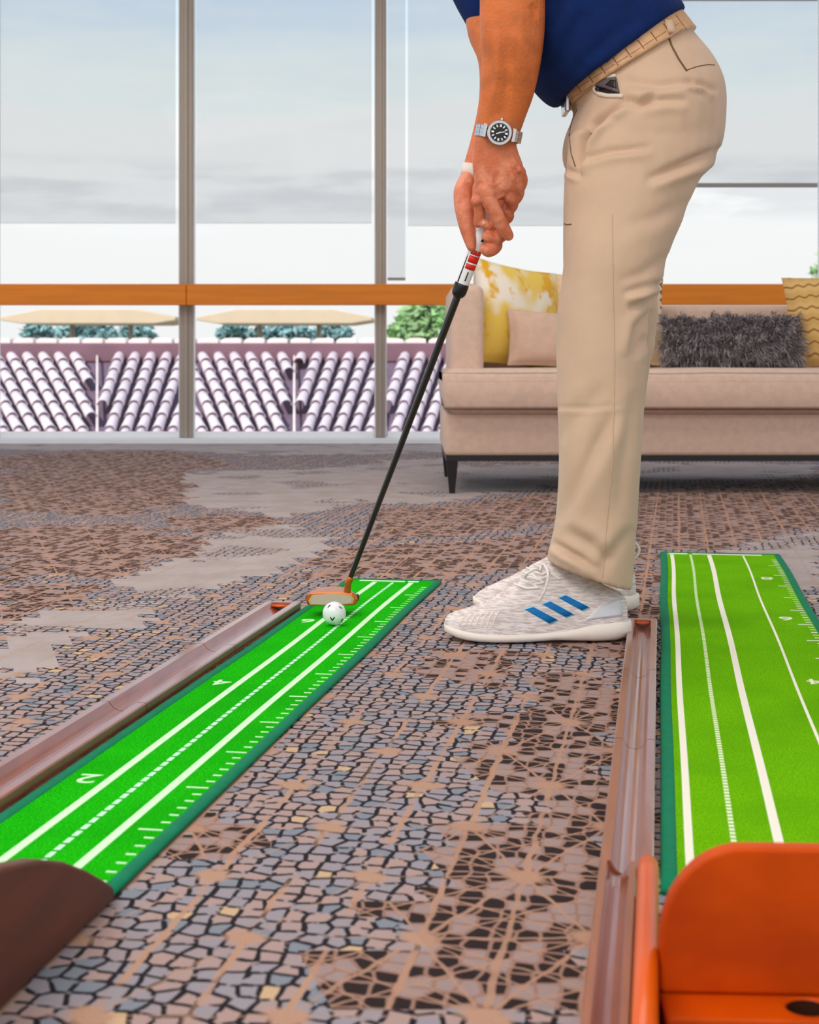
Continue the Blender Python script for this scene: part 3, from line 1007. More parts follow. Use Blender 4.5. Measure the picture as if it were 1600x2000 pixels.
pillow_mats()
M['fur'] = mat('grey_fur', (112, 100, 104), .7, .5, 40, sheen=.2)
M['fur_light'] = mat('grey_fur_tips', (186, 176, 178), .7, .5, 30, sheen=.3)
M['blush'] = mat('beige_cloth', (206, 172, 150), .9, .05, 30, .0006, 500, sheen=.15)
pillow('throw_pillow', (P(1008, 634, 5.92).x, 5.92, .640), .42, .40, .15, 38, -8, 7, M['yellow'], 'yellow and white blotched pillow leaning into the sofa arm')
pillow('lumbar_pillow', (P(1072, 666, 5.80).x, 5.80, .552), .32, .215, .13, 12, -12, 3, M['blush'], 'plain beige lumbar pillow in front of the yellow blotched pillow')
pillow('throw_pillow', (P(1174, 638, 6.06).x, 6.06, .632), .50, .37, .14, 0, -10, 0, M['chevron_cloth'], 'zigzag striped beige pillow half hidden behind the golfer\'s trouser legs')
pillow('throw_pillow', (P(1652, 644, 6.0).x, 6.0, .627), .46, .36, .15, -4, -10, -3, M['wave_cloth'], 'tan pillow with wavy brown lines beside the fur pillow')

# grey long-haired pillow
fc = Vector((P(1427, 672, 5.93).x, 5.93, .535))
fp = pillow('fur_pillow', fc, .52, .205, .15, 0, -10, -1, M['fur'], 'shaggy charcoal grey fur lumbar pillow on the sofa', pinch=.03)


def fur():
    rnd = random.Random(3)
    mbs = [MB(), MB()]
    for k in range(9000):
        u, v = rnd.uniform(-1, 1), rnd.uniform(-1, 1)
        th = .15 * (max(0, 1 - abs(u) ** 2.6) * max(0, 1 - abs(v) ** 2.6)) ** .5
        sd = -1 if rnd.random() < .8 else 1
        p = Vector((u * .26, sd * th / 2, v * .10))
        nn = noise.noise_vector(Vector((u * 7, v * 3, sd)))
        out = Vector((u * .35, sd * .8, v * .5)).normalized()
        d = (out + nn * 1.1 + Vector((rnd.gauss(0, .16), rnd.gauss(0, .14), rnd.gauss(0, .16)))).normalized()
        L = rnd.uniform(.03, .07)
        g = Vector((nn.y * .5, 0, -.55))
        s = d.cross(Vector((rnd.gauss(0, 1), rnd.gauss(0, 1), rnd.gauss(0, 1)))).normalized() * .0014
        q1 = p + d * L * .5; q2 = p + d * L * .85 + g * L * .45
        mbs[0 if rnd.random() < .55 else 1].add([p - s, p + s, q1 + s * .8, q1 - s * .8, q2], [(0, 1, 2, 3), (3, 2, 4)])
    for mb, m in zip(mbs, (M['fur'], M['fur_light'])):
        me = bpy.data.meshes.new('fur'); me.from_pydata(mb.v, [], mb.f)
        o = link('fur', me, m, fp, False); o['kind'] = 'stuff'


fur()


# ================================================================ PUTTING MATS
class Frame:
    """a = across (to the right), t = along (away from the camera), z = up"""
    def __init__(s, x, y, slope):
        s.o = Vector((x, y, 0)); ang = math.atan(slope)
        s.d = Vector((math.sin(ang), math.cos(ang), 0)); s.r = Vector((math.cos(ang), -math.sin(ang), 0))
        s.ang = ang

    def __call__(s, a, t, z=0.0):
        return s.o + s.r * a + s.d * t + Vector((0, 0, z))


def strip(fr, a0, a1, t0, t1, z0, z1, n=1, wav=None):
    rg = []
    for i in range(n + 1):
        t = t0 + (t1 - t0) * i / n
        w_ = wav(t) if wav else 0
        rg.append([fr(a0 + w_, t, z0), fr(a1 + w_, t, z0), fr(a1 + w_, t, z1), fr(a0 + w_, t, z1)])
    return MB().rings(rg)


def digit(txt, fr, a, t, z, size, m, parent, off):
    cu = bpy.data.curves.new('digit', 'FONT'); cu.body = txt; cu.size = size; cu.align_x = 'CENTER'; cu.align_y = 'CENTER'; cu.extrude = .0003; cu.resolution_u = 3
    o = bpy.data.objects.new('tmp', cu); COL.objects.link(o)
    dg = bpy.context.evaluated_depsgraph_get()
    me = bpy.data.meshes.new_from_object(o.evaluated_get(dg))
    bpy.data.objects.remove(o); bpy.data.curves.remove(cu)
    ob = link('digit', me, m, parent, False)
    ob.location = fr(a, t, z) - off
    ob.rotation_euler = (0, 0, math.pi - fr.ang)
    ob.scale = (1.15, 1, 1)
    return ob


def putting_mat(fr, a0, a1, t0, t1, turfm, linem, lines, dash, dashm, digits, da, tick_side, lab, edge_print):
    base = fr((a0 + a1) / 2, (t0 + t1) / 2)
    r = empty('putting_mat', base); tag(r, lab, 'putting mat')
    off = base

    def put(mb, name, m, smooth=False, bev=0.0):
        o = mb.build(name, m, r, smooth, bev); o.location = -off
        return o
    L = t1 - t0
    wav = (lambda t: .0018 * math.sin(t * 7.0) * min(1, max(0, (t - t0) / L)))
    bw = .017
    put(strip(fr, a0 + bw * .7, a1 - bw * .7, t0, t1, .0008, .0050, 40, wav), 'turf', turfm)
    for s0, s1 in ((a0, a0 + bw), (a1 - bw, a1)):
        c = (s0 + s1) / 2
        rg = []
        for i in range(41):
            t = t0 + L * i / 40
            rg.append([fr(c + wav(t) + bw / 2 * math.cos(q), t, max(.0, .0035 + .0042 * math.sin(q))) for q in [2 * math.pi * k / 12 for k in range(12)]])
        put(MB().rings(rg), 'side_binding', M['teal'], True)
    put(strip(fr, a0 + .004, a1 - .004, t1 - .002, t1 + .007, .0005, .0066), 'end_binding', M['teal'], False, .002)
    zt = .0056
    for a, wd in lines:
        put(strip(fr, a - wd / 2, a + wd / 2, t0, t1 - .035, .0046, zt, 40, wav), 'printed_line', linem)
    a, wd = dash
    put(strip(fr, a - wd / 2, a + wd / 2, t0, t1 - .035, .0046, zt, 40, wav), 'dashed_line', dashm)
    # inch ticks along one edge
    edge = a1 - bw - .001
    tk = {}
    nt = int((L - .08) / .0266)
    for i in range(nt):
        t = t0 + .03 + i * .0266
        big = i % 6 == 0
        ln = .026 if big else .0105
        if big not in tk:
            me = MB().box((-ln, -.0016, 0), (0, .0016, .0008)).mesh('tick'); me.materials.append(linem); tk[big] = me
        o = bpy.data.objects.new('tick', tk[big]); COL.objects.link(o); o.parent = r
        o.location = fr(edge + wav(t), t, .0049) - off; o.rotation_euler = (0, 0, -fr.ang)
    for txt, t in digits:
        digit(txt, fr, da, t, .0054, .052, linem, r, off)
    for e0, e1 in edge_print:
        put(strip(fr, e0, e1, t1 - .024, t1 - .010, .0046, .0056), 'end_print', linem)
    return r


FL = Frame(-.268, 1.459, .1735)                     # origin on the near end of the right-hand binding
FR_ = Frame(.2552, 1.589, .1607)                    # origin on the left-hand binding


def t_at(fr, Y): return (Y - fr.o.y) / fr.d.y


putting_mat(FL, -.208, .002, t_at(FL, 1.43), t_at(FL, 3.389), M['turf_green'], M['print_green'],
            [(-.139, .0105), (-.059, .0105)], (-.099, .0062), M['dash_left'],
            [('2', t_at(FL, 1.79)), ('4', t_at(FL, 2.32)), ('6', t_at(FL, 2.86))], -.166, 1,
            'narrow deep green putting mat with the golf ball on it', [(-.175, -.075), (-.068, -.045)])
putting_mat(FR_, 0, .292, t_at(FR_, 1.44), t_at(FR_, 3.88), M['turf_lime'], M['print_white'],
            [(.0285, .0085), (.1185, .0100), (.200, .0042)], (.0735, .0058), M['dash_right'],
            [('2', t_at(FR_, 1.84)), ('4', t_at(FR_, 2.39)), ('6', t_at(FR_, 2.95)), ('8', t_at(FR_, 3.47))], .2315, 1,
            'wide lime green putting mat behind the orange wooden backstop', [(.020, .066), (.078, .245)])


# ---- ball return tracks ------------------------------------------------------------
def track(fr, a0, a1, h, joints, m, lab, end_stop, near_a1=None):
    base = fr((a0 + a1) / 2, (joints[0] + joints[-1]) / 2)
    r = empty('ball_return_track', base); tag(r, lab, 'ball track')
    def prof(t, k=1.0, first=False):
        W_ = (near_a1 if first and near_a1 is not None else a1) - a0
        pts = [(0, 0), (0, h - .0015), (.03, h), (.20, h), (.225, h - .002)]
        for q in range(1, 8):
            s = -1 + 2 * q / 8
            pts.append((.5 + .275 * s, h - .003 - (h - .007) * math.cos(s * math.pi / 2) ** .7))
        pts += [(.775, h - .002), (.80, h), (.97, h), (1, h - .0015), (1, 0)]
        return [fr(a0 + W_ * x, t, .0005 + z * k) for x, z in pts]
    for i, (t0, t1) in enumerate(zip(joints[:-1], joints[1:])):
        k = 1.0 if i else 1.06
        o = MB().rings([prof(t0 + .0012, k, i == 0), prof(t1 - .0012, k, i == 0)]).build('track_section', m, r, False)
        o.location = -base
    t = joints[-1]; W_ = a1 - a0
    if end_stop:
        mb = MB()
        mb.prism([fr(a0, t - .001, .0005), fr(a1, t - .001, .0005), fr(a1, t - .001, h + .0005), fr(a0, t - .001, h + .0005)], fr.d * .014)
        o = mb.build('end_stop', m, r, False, .002); o.location = -base
        mb = MB(); n = 14
        mb.rings([[fr(a0 + W_ * (.5 + .26 * math.cos(2 * math.pi * j / n)), t - .012 + .011 * math.sin(2 * math.pi * j / n), h * .66 + z) for j in range(n)] for z in (0, .003)])
        o = mb.build('ball_rest', M['oak'], r, True); o.location = -base
    return r


track(FL, -.282, -.213, .017, [t_at(FL, 1.24), t_at(FL, 1.62), t_at(FL, 2.12), t_at(FL, 2.55), t_at(FL, 2.985)], M['brownwood'],
      'brown wooden ball return track beside the deep green mat', True)
track(FR_, -.057, -.006, .017, [t_at(FR_, 1.0), t_at(FR_, 1.478), t_at(FR_, 1.95), t_at(FR_, 2.38), t_at(FR_, 2.83)], M['brownwood'],
      'brown wooden ball return track between the golfer and the lime green mat', True, -.0215)


# ---- wooden end units ----------------------------------------------------------------
def end_unit_right():
    fr = Frame(.1845, 1.150, .05); fs = Frame(.183, 1.142, .1607)
    r = empty('mat_backstop', fr(.14, 0)); tag(r, 'glossy orange wooden backstop with round cornered board at the lime mat', 'backstop')
    off = fr(.14, 0)

    def put(mb, name, m, smooth=False, bev=0.0):
        o = mb.build(name, m, r, smooth, bev, 3); o.location = -off
        return o
    wd, h0, h1, rc = .292, .028, .137, .062
    poly = [(0, h0)]
    for q in range(0, 13):
        a = math.pi - math.pi / 2 * q / 12
        poly.append((rc + rc * math.cos(a), h1 - rc * 1.15 + rc * 1.15 * math.sin(a)))
    for q in range(0, 13):
        a = math.pi / 2 - math.pi / 2 * q / 12
        poly.append((wd - rc + rc * math.cos(a), h1 - rc * 1.15 + rc * 1.15 * math.sin(a)))
    poly.append((wd, h0))
    put(MB().prism([fr(x, 0, z) for x, z in poly], fr.d * .017), 'backboard', M['oak_board'], True, .004)
    # base shelf towards the camera with a round ball hole: slab built round the hole
    hx, hy, hr_ = .104, -.0165, .0150
    n = 32; t0, t1 = -.041, .017
    for nm_, z0, z1, tt0, tt1 in (('base', .0005, .028, t0, t1),):
        ring, rect = [], []
        for j in range(n):
            a = 2 * math.pi * j / n
            c, s = math.cos(a), math.sin(a)
            ring.append((hx + hr_ * c, hy + hr_ * s))
            k = min([(wd - hx) / c if c > 1e-6 else 9e9, (0 - hx) / c if c < -1e-6 else 9e9, (tt1 - hy) / s if s > 1e-6 else 9e9, (tt0 - hy) / s if s < -1e-6 else 9e9])
            rect.append((hx + k * c, hy + k * s))
        for cx_, cy_ in ((0, tt0), (wd, tt0), (wd, tt1), (0, tt1)):
            j = min(range(n), key=lambda q: (rect[q][0] - cx_) ** 2 + (rect[q][1] - cy_) ** 2); rect[j] = (cx_, cy_)
        v = [fr(x, t, z1) for x, t in rect] + [fr(x, t, z1) for x, t in ring] + [fr(x, t, z0) for x, t in rect] + [fr(x, t, z0) for x, t in ring]
        f = []
        for j in range(n):
            k = (j + 1) % n
            f += [(j, k, n + k, n + j), (2 * n + k, 2 * n + j, 3 * n + j, 3 * n + k), (j, 2 * n + j, 2 * n + k, k), (n + k, 3 * n + k, 3 * n + j, n + j)]
        put(MB().add(v, f), 'base', M['oak_board'], False, .003)
    put(MB().rings([[fr(hx + .0150 * math.cos(2 * math.pi * j / 24), hy + .0150 * math.sin(2 * math.pi * j / 24), z) for j in range(24)] for z in (.001, .004)]), 'hole_shade_floor', M['hole'])
    put(MB().rings([[fr(hx + q * math.cos(2 * math.pi * j / 24), hy + q * math.sin(2 * math.pi * j / 24), z) for j in range(24)] for z, q in ((.003, .0149), (.0265, .0149), (.0265, .0141), (.003, .0141))], caps=False), 'hole_shade_sleeve', M['hole'], True)  # dark sleeve added so the lit hole wall looks shaded
    put(strip(fs, .004, wd - .01, .08, .24, .001, .012), 'ramp', M['shaded_brown'], False, .003)
    # rounded side rail along the track
    rg = []
    for t, zt in ((-.16, .020), (-.155, .046), (-.13, .060), (.0, .062), (.20, .061), (.232, .059), (.246, .048), (.250, .026)):
        rg.append([fs(-.0100 + .0092 * math.cos(a), t, max(.001, zt - .010 + .010 * math.sin(a)) if math.sin(a) > -.2 else .001) for a in [2 * math.pi * k / 16 for k in range(16)]])
    put(MB().rings(rg), 'side_rail', M['oak'], True)
    for t in (.10,):
        put(MB().tube([fs(-.006, t, .028), fs(.006, t, .028)], .003, n=8, sub=1), 'peg', M['copper'])
    return r


end_unit_right()


def end_unit_left():
    fr = FL
    o0 = fr(.0, t_at(fr, 1.2))
    r = empty('mat_backstop', o0); tag(r, 'wooden backstop with curved cheek in shade-darkened colour at the deep green mat', 'backstop')

    def put(mb, name, m, smooth=False, bev=0.0):
        o = mb.build(name, m, r, smooth, bev, 3); o.location = -o0
        return o
    # curved side cheek: profile along the mat heading
    prof = [(1.425, .002), (1.424, .014), (1.40, .028), (1.36, .050), (1.31, .074), (1.26, .092), (1.20, .107), (1.13, .121), (1.05, .131), (.97, .135), (.93, .120), (.915, .08), (.91, .002)]
    poly = [fr(.006, t_at(fr, Y) , z) for Y, z in prof]
    put(MB().prism(poly, fr.r * -.02), 'side_cheek', M['shaded_brown'], False, .004)
    ts = t_at(fr, 1.11)
    wd = .196
    pl = [fr(-.014 - wd + (0 if k in (0, 3) else wd), ts, z) for k, z in ((0, .02), (1, .02), (2, .1225), (3, .1225))]
    put(MB().prism(pl, fr.d * .018), 'backboard', M['oak'], False, .004)
    put(strip(fr, -.210, -.0145, t_at(fr, .95), t_at(fr, 1.42), .0005, .02), 'base', M['shaded_brown'], False, .003)
    return r


end_unit_left()


# ================================================================ GOLF BALL
BR = .0213
bc = P(653, 1200, 2.84); bc.z = .0056 + BR


def golf_ball():
    r = empty('golf_ball', (bc.x, bc.y, .0056)); tag(r, 'white dimpled golf ball in front of the putter head on the green mat', 'golf ball')
    bm = bmesh.new(); bmesh.ops.create_icosphere(bm, subdivisions=5, radius=BR)
    n = 300; g = math.pi * (3 - math.sqrt(5))
    cen = [Vector((math.cos(g * i) * math.sqrt(1 - (1 - 2 * (i + .5) / n) ** 2), math.sin(g * i) * math.sqrt(1 - (1 - 2 * (i + .5) / n) ** 2), 1 - 2 * (i + .5) / n)) for i in range(n)]
    from mathutils.kdtree import KDTree
    kd = KDTree(n)
    for i, c in enumerate(cen): kd.insert(c, i)
    kd.balance()
    for v in bm.verts:
        d = kd.find(v.co.normalized())[2]
        if d < .085: v.co *= 1 - .018 * (1 - (d / .085) ** 2)
    me = bpy.data.meshes.new('ball_body'); bm.to_mesh(me); bm.free()
    me.transform(Matrix.Translation((0, 0, BR)))
    o = link('ball_body', me, M['ball'], r, True)
    w_ = bpy.data.meshes.new('x'); w_.from_pydata([tuple(v.co + Vector((bc.x, bc.y, .0056))) for v in me.vertices], [], [tuple(p.vertices) for p in me.polygons])
    bv = bvh_of(w_)
    for pts in ([(646, 1206), (649, 1212), (653, 1206)], [(641, 1186), (645, 1182)], [(663, 1185), (667, 1188)], [(666, 1213), (669, 1209)]):
        mb = line_on(bv, pts, .0011, .0002, 3)
        q = mb.build('printed_mark', M['ink'], r); q.location = (-bc.x, -bc.y, -.0056)
    return r


golf_ball()

# ================================================================ PUTTER
HD = 2.932                                                        # depth of the head
GD = 2.785                                                        # depth of the grip at the hands


def club_point(s):
    """s = 0 at the hosel, 1 at the top of the grip"""
    a = P(680, 1140, HD); b = P(957, 412, GD - .004)
    return a + (b - a) * s


def at_y(py):
    lo, hi = 0.0, 1.1
    for _ in range(40):
        m_ = (lo + hi) / 2; p = club_point(m_)
        if HY - (p.z - CH) * F / p.y > py: lo = m_
        else: hi = m_
    return lo


def putter():
    r = empty('putter', (P(650, 1170, HD).x, HD, .006)); tag(r, 'orange headed putter with black shaft and white grip held by the golfer', 'putter')
    o0 = Vector(r.location)

    def put(mb, name, m, smooth=True, bev=0.0, parent=None):
        o = mb.build(name, m, parent or r, smooth, bev); o.location = -o0
        return o
    k = HD / F
    cx, cz = P(649, 1170, HD).x, P(649, 1170, HD).z
    # head: rounded block, long in X, with wings behind
    out = [(-51, 3), (-50, -9), (-44, -12), (-20, -13.5), (20, -13.5), (40, -11), (47, -7), (51, 0), (49, 9), (40, 12), (-40, 13), (-48, 11)]
    rg = []
    for y, s in ((0, .94), (.004, 1.0), (.022, 1.0), (.050, .80), (.072, .62), (.076, .5)):
        rg.append([(cx + a * k * s, HD - .004 + y, max(.0068, cz - b * k)) for a, b in out])
    put(MB().rings(rg), 'head', M['copper'], False, .0015)
    face = [(-39, 8.5), (-42, 2), (-36, -7.5), (-12, -10), (14, -10), (34, -7.5), (39, -1), (36, 7), (16, 9), (-18, 9.5)]
    rim = [(a * 1.1, b * 1.16) for a, b in face]
    put(MB().prism([(cx + a * k, HD - .0052, cz - b * k) for a, b in rim], (0, .003, 0)), 'face_rim', mat('pale_orange_metal', (238, 168, 118), .4, metal=.3), False)
    put(MB().prism([(cx + a * k, HD - .0064, cz - b * k) for a, b in face], (0, .003, 0)), 'face_insert', M['face'], False)
    for s in (-1, 1):
        put(MB().ball((cx + s * 49 * k, HD + .012, cz + .001), (.004, .010, .007)), 'end_weight', M['black'])
    put(MB().box((cx - .012, HD - .002, .0062), (cx + .016, HD + .03, .0075)), 'sole_plate', M['black'], False)
    s0 = at_y(1142)
    put(MB().tube([P(678, 1166, HD + .006), P(679, 1150, HD + .003), club_point(s0)], [.0072, .0066, .0062], n=12), 'hosel', M['copper'])
    s1, s2, s3 = at_y(1132), at_y(566), at_y(549)
    put(MB().tube([club_point(s0 + .0005), club_point(s1 + .002)], .0066, n=12, sub=1), 'ferrule', M['copper'])
    n = 14
    pts = [club_point(s1 + (s2 - s1) * i / n) for i in range(n + 1)]
    put(MB().tube(pts, [.0050 + .0021 * i / n for i in range(n + 1)], n=14, sub=1), 'shaft', mat('shaft_black', (20, 12, 10), .25, coat=.3))
    put(MB().tube([club_point(s2 - .004), club_point(s2 + .010)], .0135, n=16, sub=1), 'collar', M['black'])
    put(MB().tube([club_point(s2 + .008), club_point(s3), club_point(.9), club_point(1.0)], [.0118, .0124, .0132, .0132], n=20, sub=1), 'grip', M['grip'])
    ax = (club_point(1) - club_point(0)).normalized()
    tocam = (Vector((0, 0, CH)) - club_point(.9)); tocam = (tocam - ax * tocam.dot(ax)).normalized()
    sd = ax.cross(tocam)

    def band(y0, y1, a0, a1, m, name, rad=.0132):
        mb = MB(); rg = []
        for y in (y0, (y0 + y1) / 2, y1):
            c = club_point(at_y(y)); row = []
            for q in range(9):
                a = a0 + (a1 - a0) * q / 8
                row.append(c + (tocam * math.cos(a) + sd * math.sin(a)) * rad)
            for q in range(8, -1, -1):
                a = a0 + (a1 - a0) * q / 8
                row.append(c + (tocam * math.cos(a) + sd * math.sin(a)) * (rad - .0008))
            rg.append(row)
        put(mb.rings(rg), name, m)
    sg = 1 if sd.x > 0 else -1
    lo, hi = -.45 * sg, 1.25 * sg
    band(487, 496, lo, hi, M['red'], 'red_block'); band(498, 511, lo, hi, M['red'], 'red_block'); band(514, 524, lo, hi, M['red'], 'red_block')
    band(450, 552, -.86 * sg, -.66 * sg, M['steel_dark'], 'grip_edge_line', .0130)
    band(529, 546, .15 * sg, .32 * sg, M['steel_dark'], 'grip_lettering', .0130)
    band(464, 469, .35 * sg, .75 * sg, M['steel_dark'], 'grip_mark', .0133)
    return r


putter()

# ================================================================ THE GOLFER
person = empty('person', (P(1120, 1248, 2.87).x, 2.87, 0))
tag(person, 'golfer in navy shirt and khaki trousers bending over a putter held in both hands', 'person')
PO = Vector(person.location)


def wear(name, me_or_mb, m, parent=None, smooth=True, lab=None, bev=0.0):
    me = me_or_mb.mesh(name) if isinstance(me_or_mb, MB) else me_or_mb
    me.name = name
    o = link(name, me, m, parent or person, smooth)
    o.location = -PO if (parent is None or parent == person) else (0, 0, 0)
    if lab: o['label'] = lab
    if bev:
        b = o.modifiers.new('bevel', 'BEVEL'); b.width = bev; b.segments = 2
    return o


# ---- trousers ----------------------------------------------------------------------
PELVIS = [((1100, 180), (1324, 33), 2.87, .150), ((1121, 213), (1352, 74), 2.87, .163), ((1117, 234), (1386, 116), 2.87, .174), ((1105, 264), (1409, 165), 2.865, .182),
          ((1100, 292), (1412, 225), 2.865, .185), ((1103, 318), (1404, 288), 2.865, .178), ((1118, 345), (1378, 335), 2.865, .155)]
LEG_N = [((1112, 262), (1398, 205), 2.775, .085), ((1107, 318), (1399, 292), 2.77, .092), ((1106, 370), (1366, 352), 2.765, .092), ((1104, 430), (1335, 420), 2.76, .09),
         ((1102, 500), (1306, 495), 2.75, .088), ((1096, 560), (1286, 558), 2.745, .084), ((1088, 620), (1268, 622), 2.74, .080), ((1087, 700), (1261, 700), 2.735, .078),
         ((1090, 800), (1257, 800), 2.735, .080), ((1092, 900), (1251, 900), 2.73, .080), ((1087, 1000), (1245, 1000), 2.73, .078), ((1077, 1055), (1240, 1080), 2.728, .075),
         ((1067, 1094), (1233, 1152), 2.725, .074)]
LEG_F = [((1115, 262), (1380, 225), 2.955, .085), ((1103, 340), (1366, 330), 2.96, .09), ((1100, 450), (1322, 445), 2.97, .088), ((1101, 560), (1288, 556), 2.98, .083),
         ((1104, 640), (1282, 640), 2.985, .08), ((1110, 760), (1262, 760), 2.99, .078), ((1112, 900), (1250, 900), 3.0, .078), ((1108, 1000), (1243, 1010), 3.005, .075),
         ((1092, 1046), (1236, 1098), 3.01, .072)]
tm = MB()
tm.rings(sections(PELVIS, e=2.3)); tm.rings(sections(LEG_N, e=2.15)); tm.rings(sections(LEG_F, e=2.15))
trousers_me = remesh(tm.mesh('trousers'), .0045, 6)
FOLDS = [([(1226, 193), (1190, 217), (1160, 242), (1138, 276), (1124, 340)], .020, 7, -1),
         ([(1206, 228), (1165, 247), (1146, 275), (1136, 325)], .008, 6, 0),
         ([(1250, 203), (1300, 194), (1345, 196)], .008, 8, 1),
         ([(1216, 194), (1252, 205), (1285, 184)], .010, 7, -1),
         ([(1215, 160), (1290, 167), (1360, 158)], .008, 9, 1),
         ([(1335, 158), (1375, 165), (1402, 180)], .010, 6, 1),
         ([(1330, 176), (1385, 184)], .005, 7, -1),
         ([(1411, 290), (1366, 309), (1310, 332), (1262, 352)], .014, 9, -1),
         ([(1275, 287), (1190, 296), (1126, 316)], .009, 7, -1),
         ([(1098, 326), (1112, 334), (1138, 345)], .008, 5, 1),
         ([(1350, 390), (1280, 425), (1210, 442)], .004, 14, -1),
         ([(1310, 495), (1255, 535), (1205, 550)], .005, 12, -1),
         ([(1294, 554), (1262, 560), (1215, 574)], .011, 8, -1),
         ([(1290, 574), (1258, 592), (1228, 602)], .012, 9, 1),
         ([(1276, 604), (1246, 640), (1236, 700)], .010, 9, 1),
         ([(1262, 655), (1240, 700)], .006, 8, -1),
         ([(1070, 795), (1150, 797), (1215, 791)], .003, 4, 1),
         ([(1206, 800), (1165, 870), (1130, 940), (1092, 1020)], .009, 14, -1),
         ([(1185, 750), (1140, 800), (1090, 860)], .004, 16, 1),
         ([(1244, 760), (1222, 880), (1210, 1000)], .006, 14, 1),
         ([(1076, 1058), (1108, 1078), (1135, 1092), (1166, 1114)], .014, 7, 1),
         ([(1100, 1036), (1150, 1062), (1188, 1098)], .008, 12, -1),
         ([(1240, 1030), (1200, 1075), (1168, 1128)], .007, 12, 1)]
crease(trousers_me, FOLDS)
trousers = wear('trousers', trousers_me, M['khaki'], lab='loose pale khaki trousers')
tb = bvh_of(trousers_me)
TR = trousers


def on_trousers(pix, rad, name, m, off=0.0, steps=6, lab=None):
    mb = line_on(tb, pix, rad, off, steps)
    o = wear(name, mb, m, TR, lab=lab)
    return o


on_trousers([(1196, 420), (1197, 560), (1200, 700), (1199, 800), (1196, 900), (1186, 1010), (1180, 1075), (1176, 1128)], .0011, 'side_seam', M['khaki'], .0004, 8)
on_trousers([(1303, 62), (1312, 90), (1326, 116), (1341, 138)], .0019, 'pocket_welt', M['khaki_dark'], .0002)
on_trousers([(1341, 137), (1362, 130), (1384, 126), (1396, 127)], .0010, 'back_pocket_seam', M['khaki_dark'], .0)
on_trousers([(1102, 437), (1108, 439), (1116, 438)], .0012, 'stitch', M['khaki_dark'], .0)
on_trousers([(1128, 214), (1118, 236), (1112, 262), (1116, 300), (1124, 325)], .0012, 'fly_seam', M['khaki_dark'], .0)
# front pocket mouth with the pale lining rolled out
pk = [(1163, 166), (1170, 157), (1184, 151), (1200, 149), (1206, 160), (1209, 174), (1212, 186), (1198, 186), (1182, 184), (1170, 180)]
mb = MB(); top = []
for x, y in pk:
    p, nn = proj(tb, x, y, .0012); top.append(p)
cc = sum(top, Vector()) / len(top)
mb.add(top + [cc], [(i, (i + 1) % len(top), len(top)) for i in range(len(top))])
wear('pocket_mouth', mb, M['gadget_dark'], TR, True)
on_trousers([(1200, 148), (1184, 150), (1170, 156), (1162, 166), (1163, 176), (1172, 184), (1188, 188), (1214, 188)], .0042, 'pocket_lining', M['lining'], .001)
gp = empty('pocket_gadget', proj(tb, 1188, 168, .003)[0]); tag(gp, 'dark grey object poking out of the golfer\'s front trouser pocket', 'gadget')
go = Vector(gp.location)
for nm_, c, off, th, m in (('body', [(1166, 166), (1186, 153), (1205, 152), (1211, 184)], .006, .005, M['gadget']), ('dark_panel', [(1187, 168), (1197, 157), (1206, 158), (1208, 176)], .0072, .002, M['gadget_dark']),
                           ('button', [(1168, 172), (1174, 170), (1176, 177), (1170, 179)], .0078, .002, M['gadget_dark'])):
    q = patch(tb, c, 4, 4, off, th).build(nm_, m, gp); q.location = -go

# ---- belt ------------------------------------------------------------------------------
BELT = [((1093, 172), (1319, 26), 2.87, .152), ((1118, 206), (1349, 66), 2.87, .163)]
b_out = sections([BELT[0], ((1106, 189), (1334, 46), 2.87, .158), BELT[1]], n=72, e=2.3, sub=3, grow=.0055)
belt = wear('belt', MB().rings(b_out), M['belt'], None, True, lab='pale tan scaled leather belt')
bb_me = belt.data
bb = bvh_of(bb_me)
for i in range(10):
    t = i / 9
    x0, y0 = 1097 + 222 * t, 175 - 147 * t
    x1, y1 = 1117 + 231 * t, 206 - 139 * t
    a = (x0 + (x1 - x0) * .06, y0 + (y1 - y0) * .06); b = (x0 + (x1 - x0) * .94, y0 + (y1 - y0) * .94)
    if proj(bb, *a)[0] is None or proj(bb, *b)[0] is None: continue
    wear('groove', line_on(bb, [a, b], .0011, -.0002, 4), M['belt_line'], belt)
    if i < 9:
        for s in (.38, .68):
            t2 = (i + .85) / 9
            q0 = (x0 + (x1 - x0) * s + 2, y0 + (y1 - y0) * s - 1)
            xe, ye = 1097 + 222 * t2, 175 - 147 * t2; xf, yf = 1117 + 231 * t2, 206 - 139 * t2
            q1 = (xe + (xf - xe) * s, ye + (yf - ye) * s)
            if proj(bb, *q0)[0] is None or proj(bb, *q1)[0] is None: continue
            wear('groove', line_on(bb, [q0, q1], .0006, -.0002, 3), M['belt_line'], belt)
pe, _ = proj(tb, 1306, 66)
for pa, pb_ in (((1304, 40), (1318, 84)),):
    mb = MB(); l0, l1 = [], []
    for k in range(7):
        t = k / 6
        for lst, dx in ((l0, -7), (l1, 8)):
            p, nn = proj(bb, pa[0] + (pb_[0] - pa[0]) * t + dx, pa[1] + (pb_[1] - pa[1]) * t, .003)
            if p is None: p, nn = proj(tb, pa[0] + (pb_[0] - pa[0]) * t + dx, pa[1] + (pb_[1] - pa[1]) * t, .004)
            if p is not None: lst.append(p)
    m_ = min(len(l0), len(l1)); l0, l1 = l0[:m_], l1[:m_]
    if m_ > 1:
        rg = [[a, b, b + Vector((0, .003, 0)), a + Vector((0, .003, 0))] for a, b in zip(l0, l1)]
        wear('belt_loop', MB().rings(rg), M['khaki'], TR)
bk0 = P(1106, 200, 2.87)
wear('buckle', MB().box((bk0.x - .006, 2.835, bk0.z - .022), (bk0.x + .004, 2.905, bk0.z + .016)), M['steel'], belt, False, bev=.003)

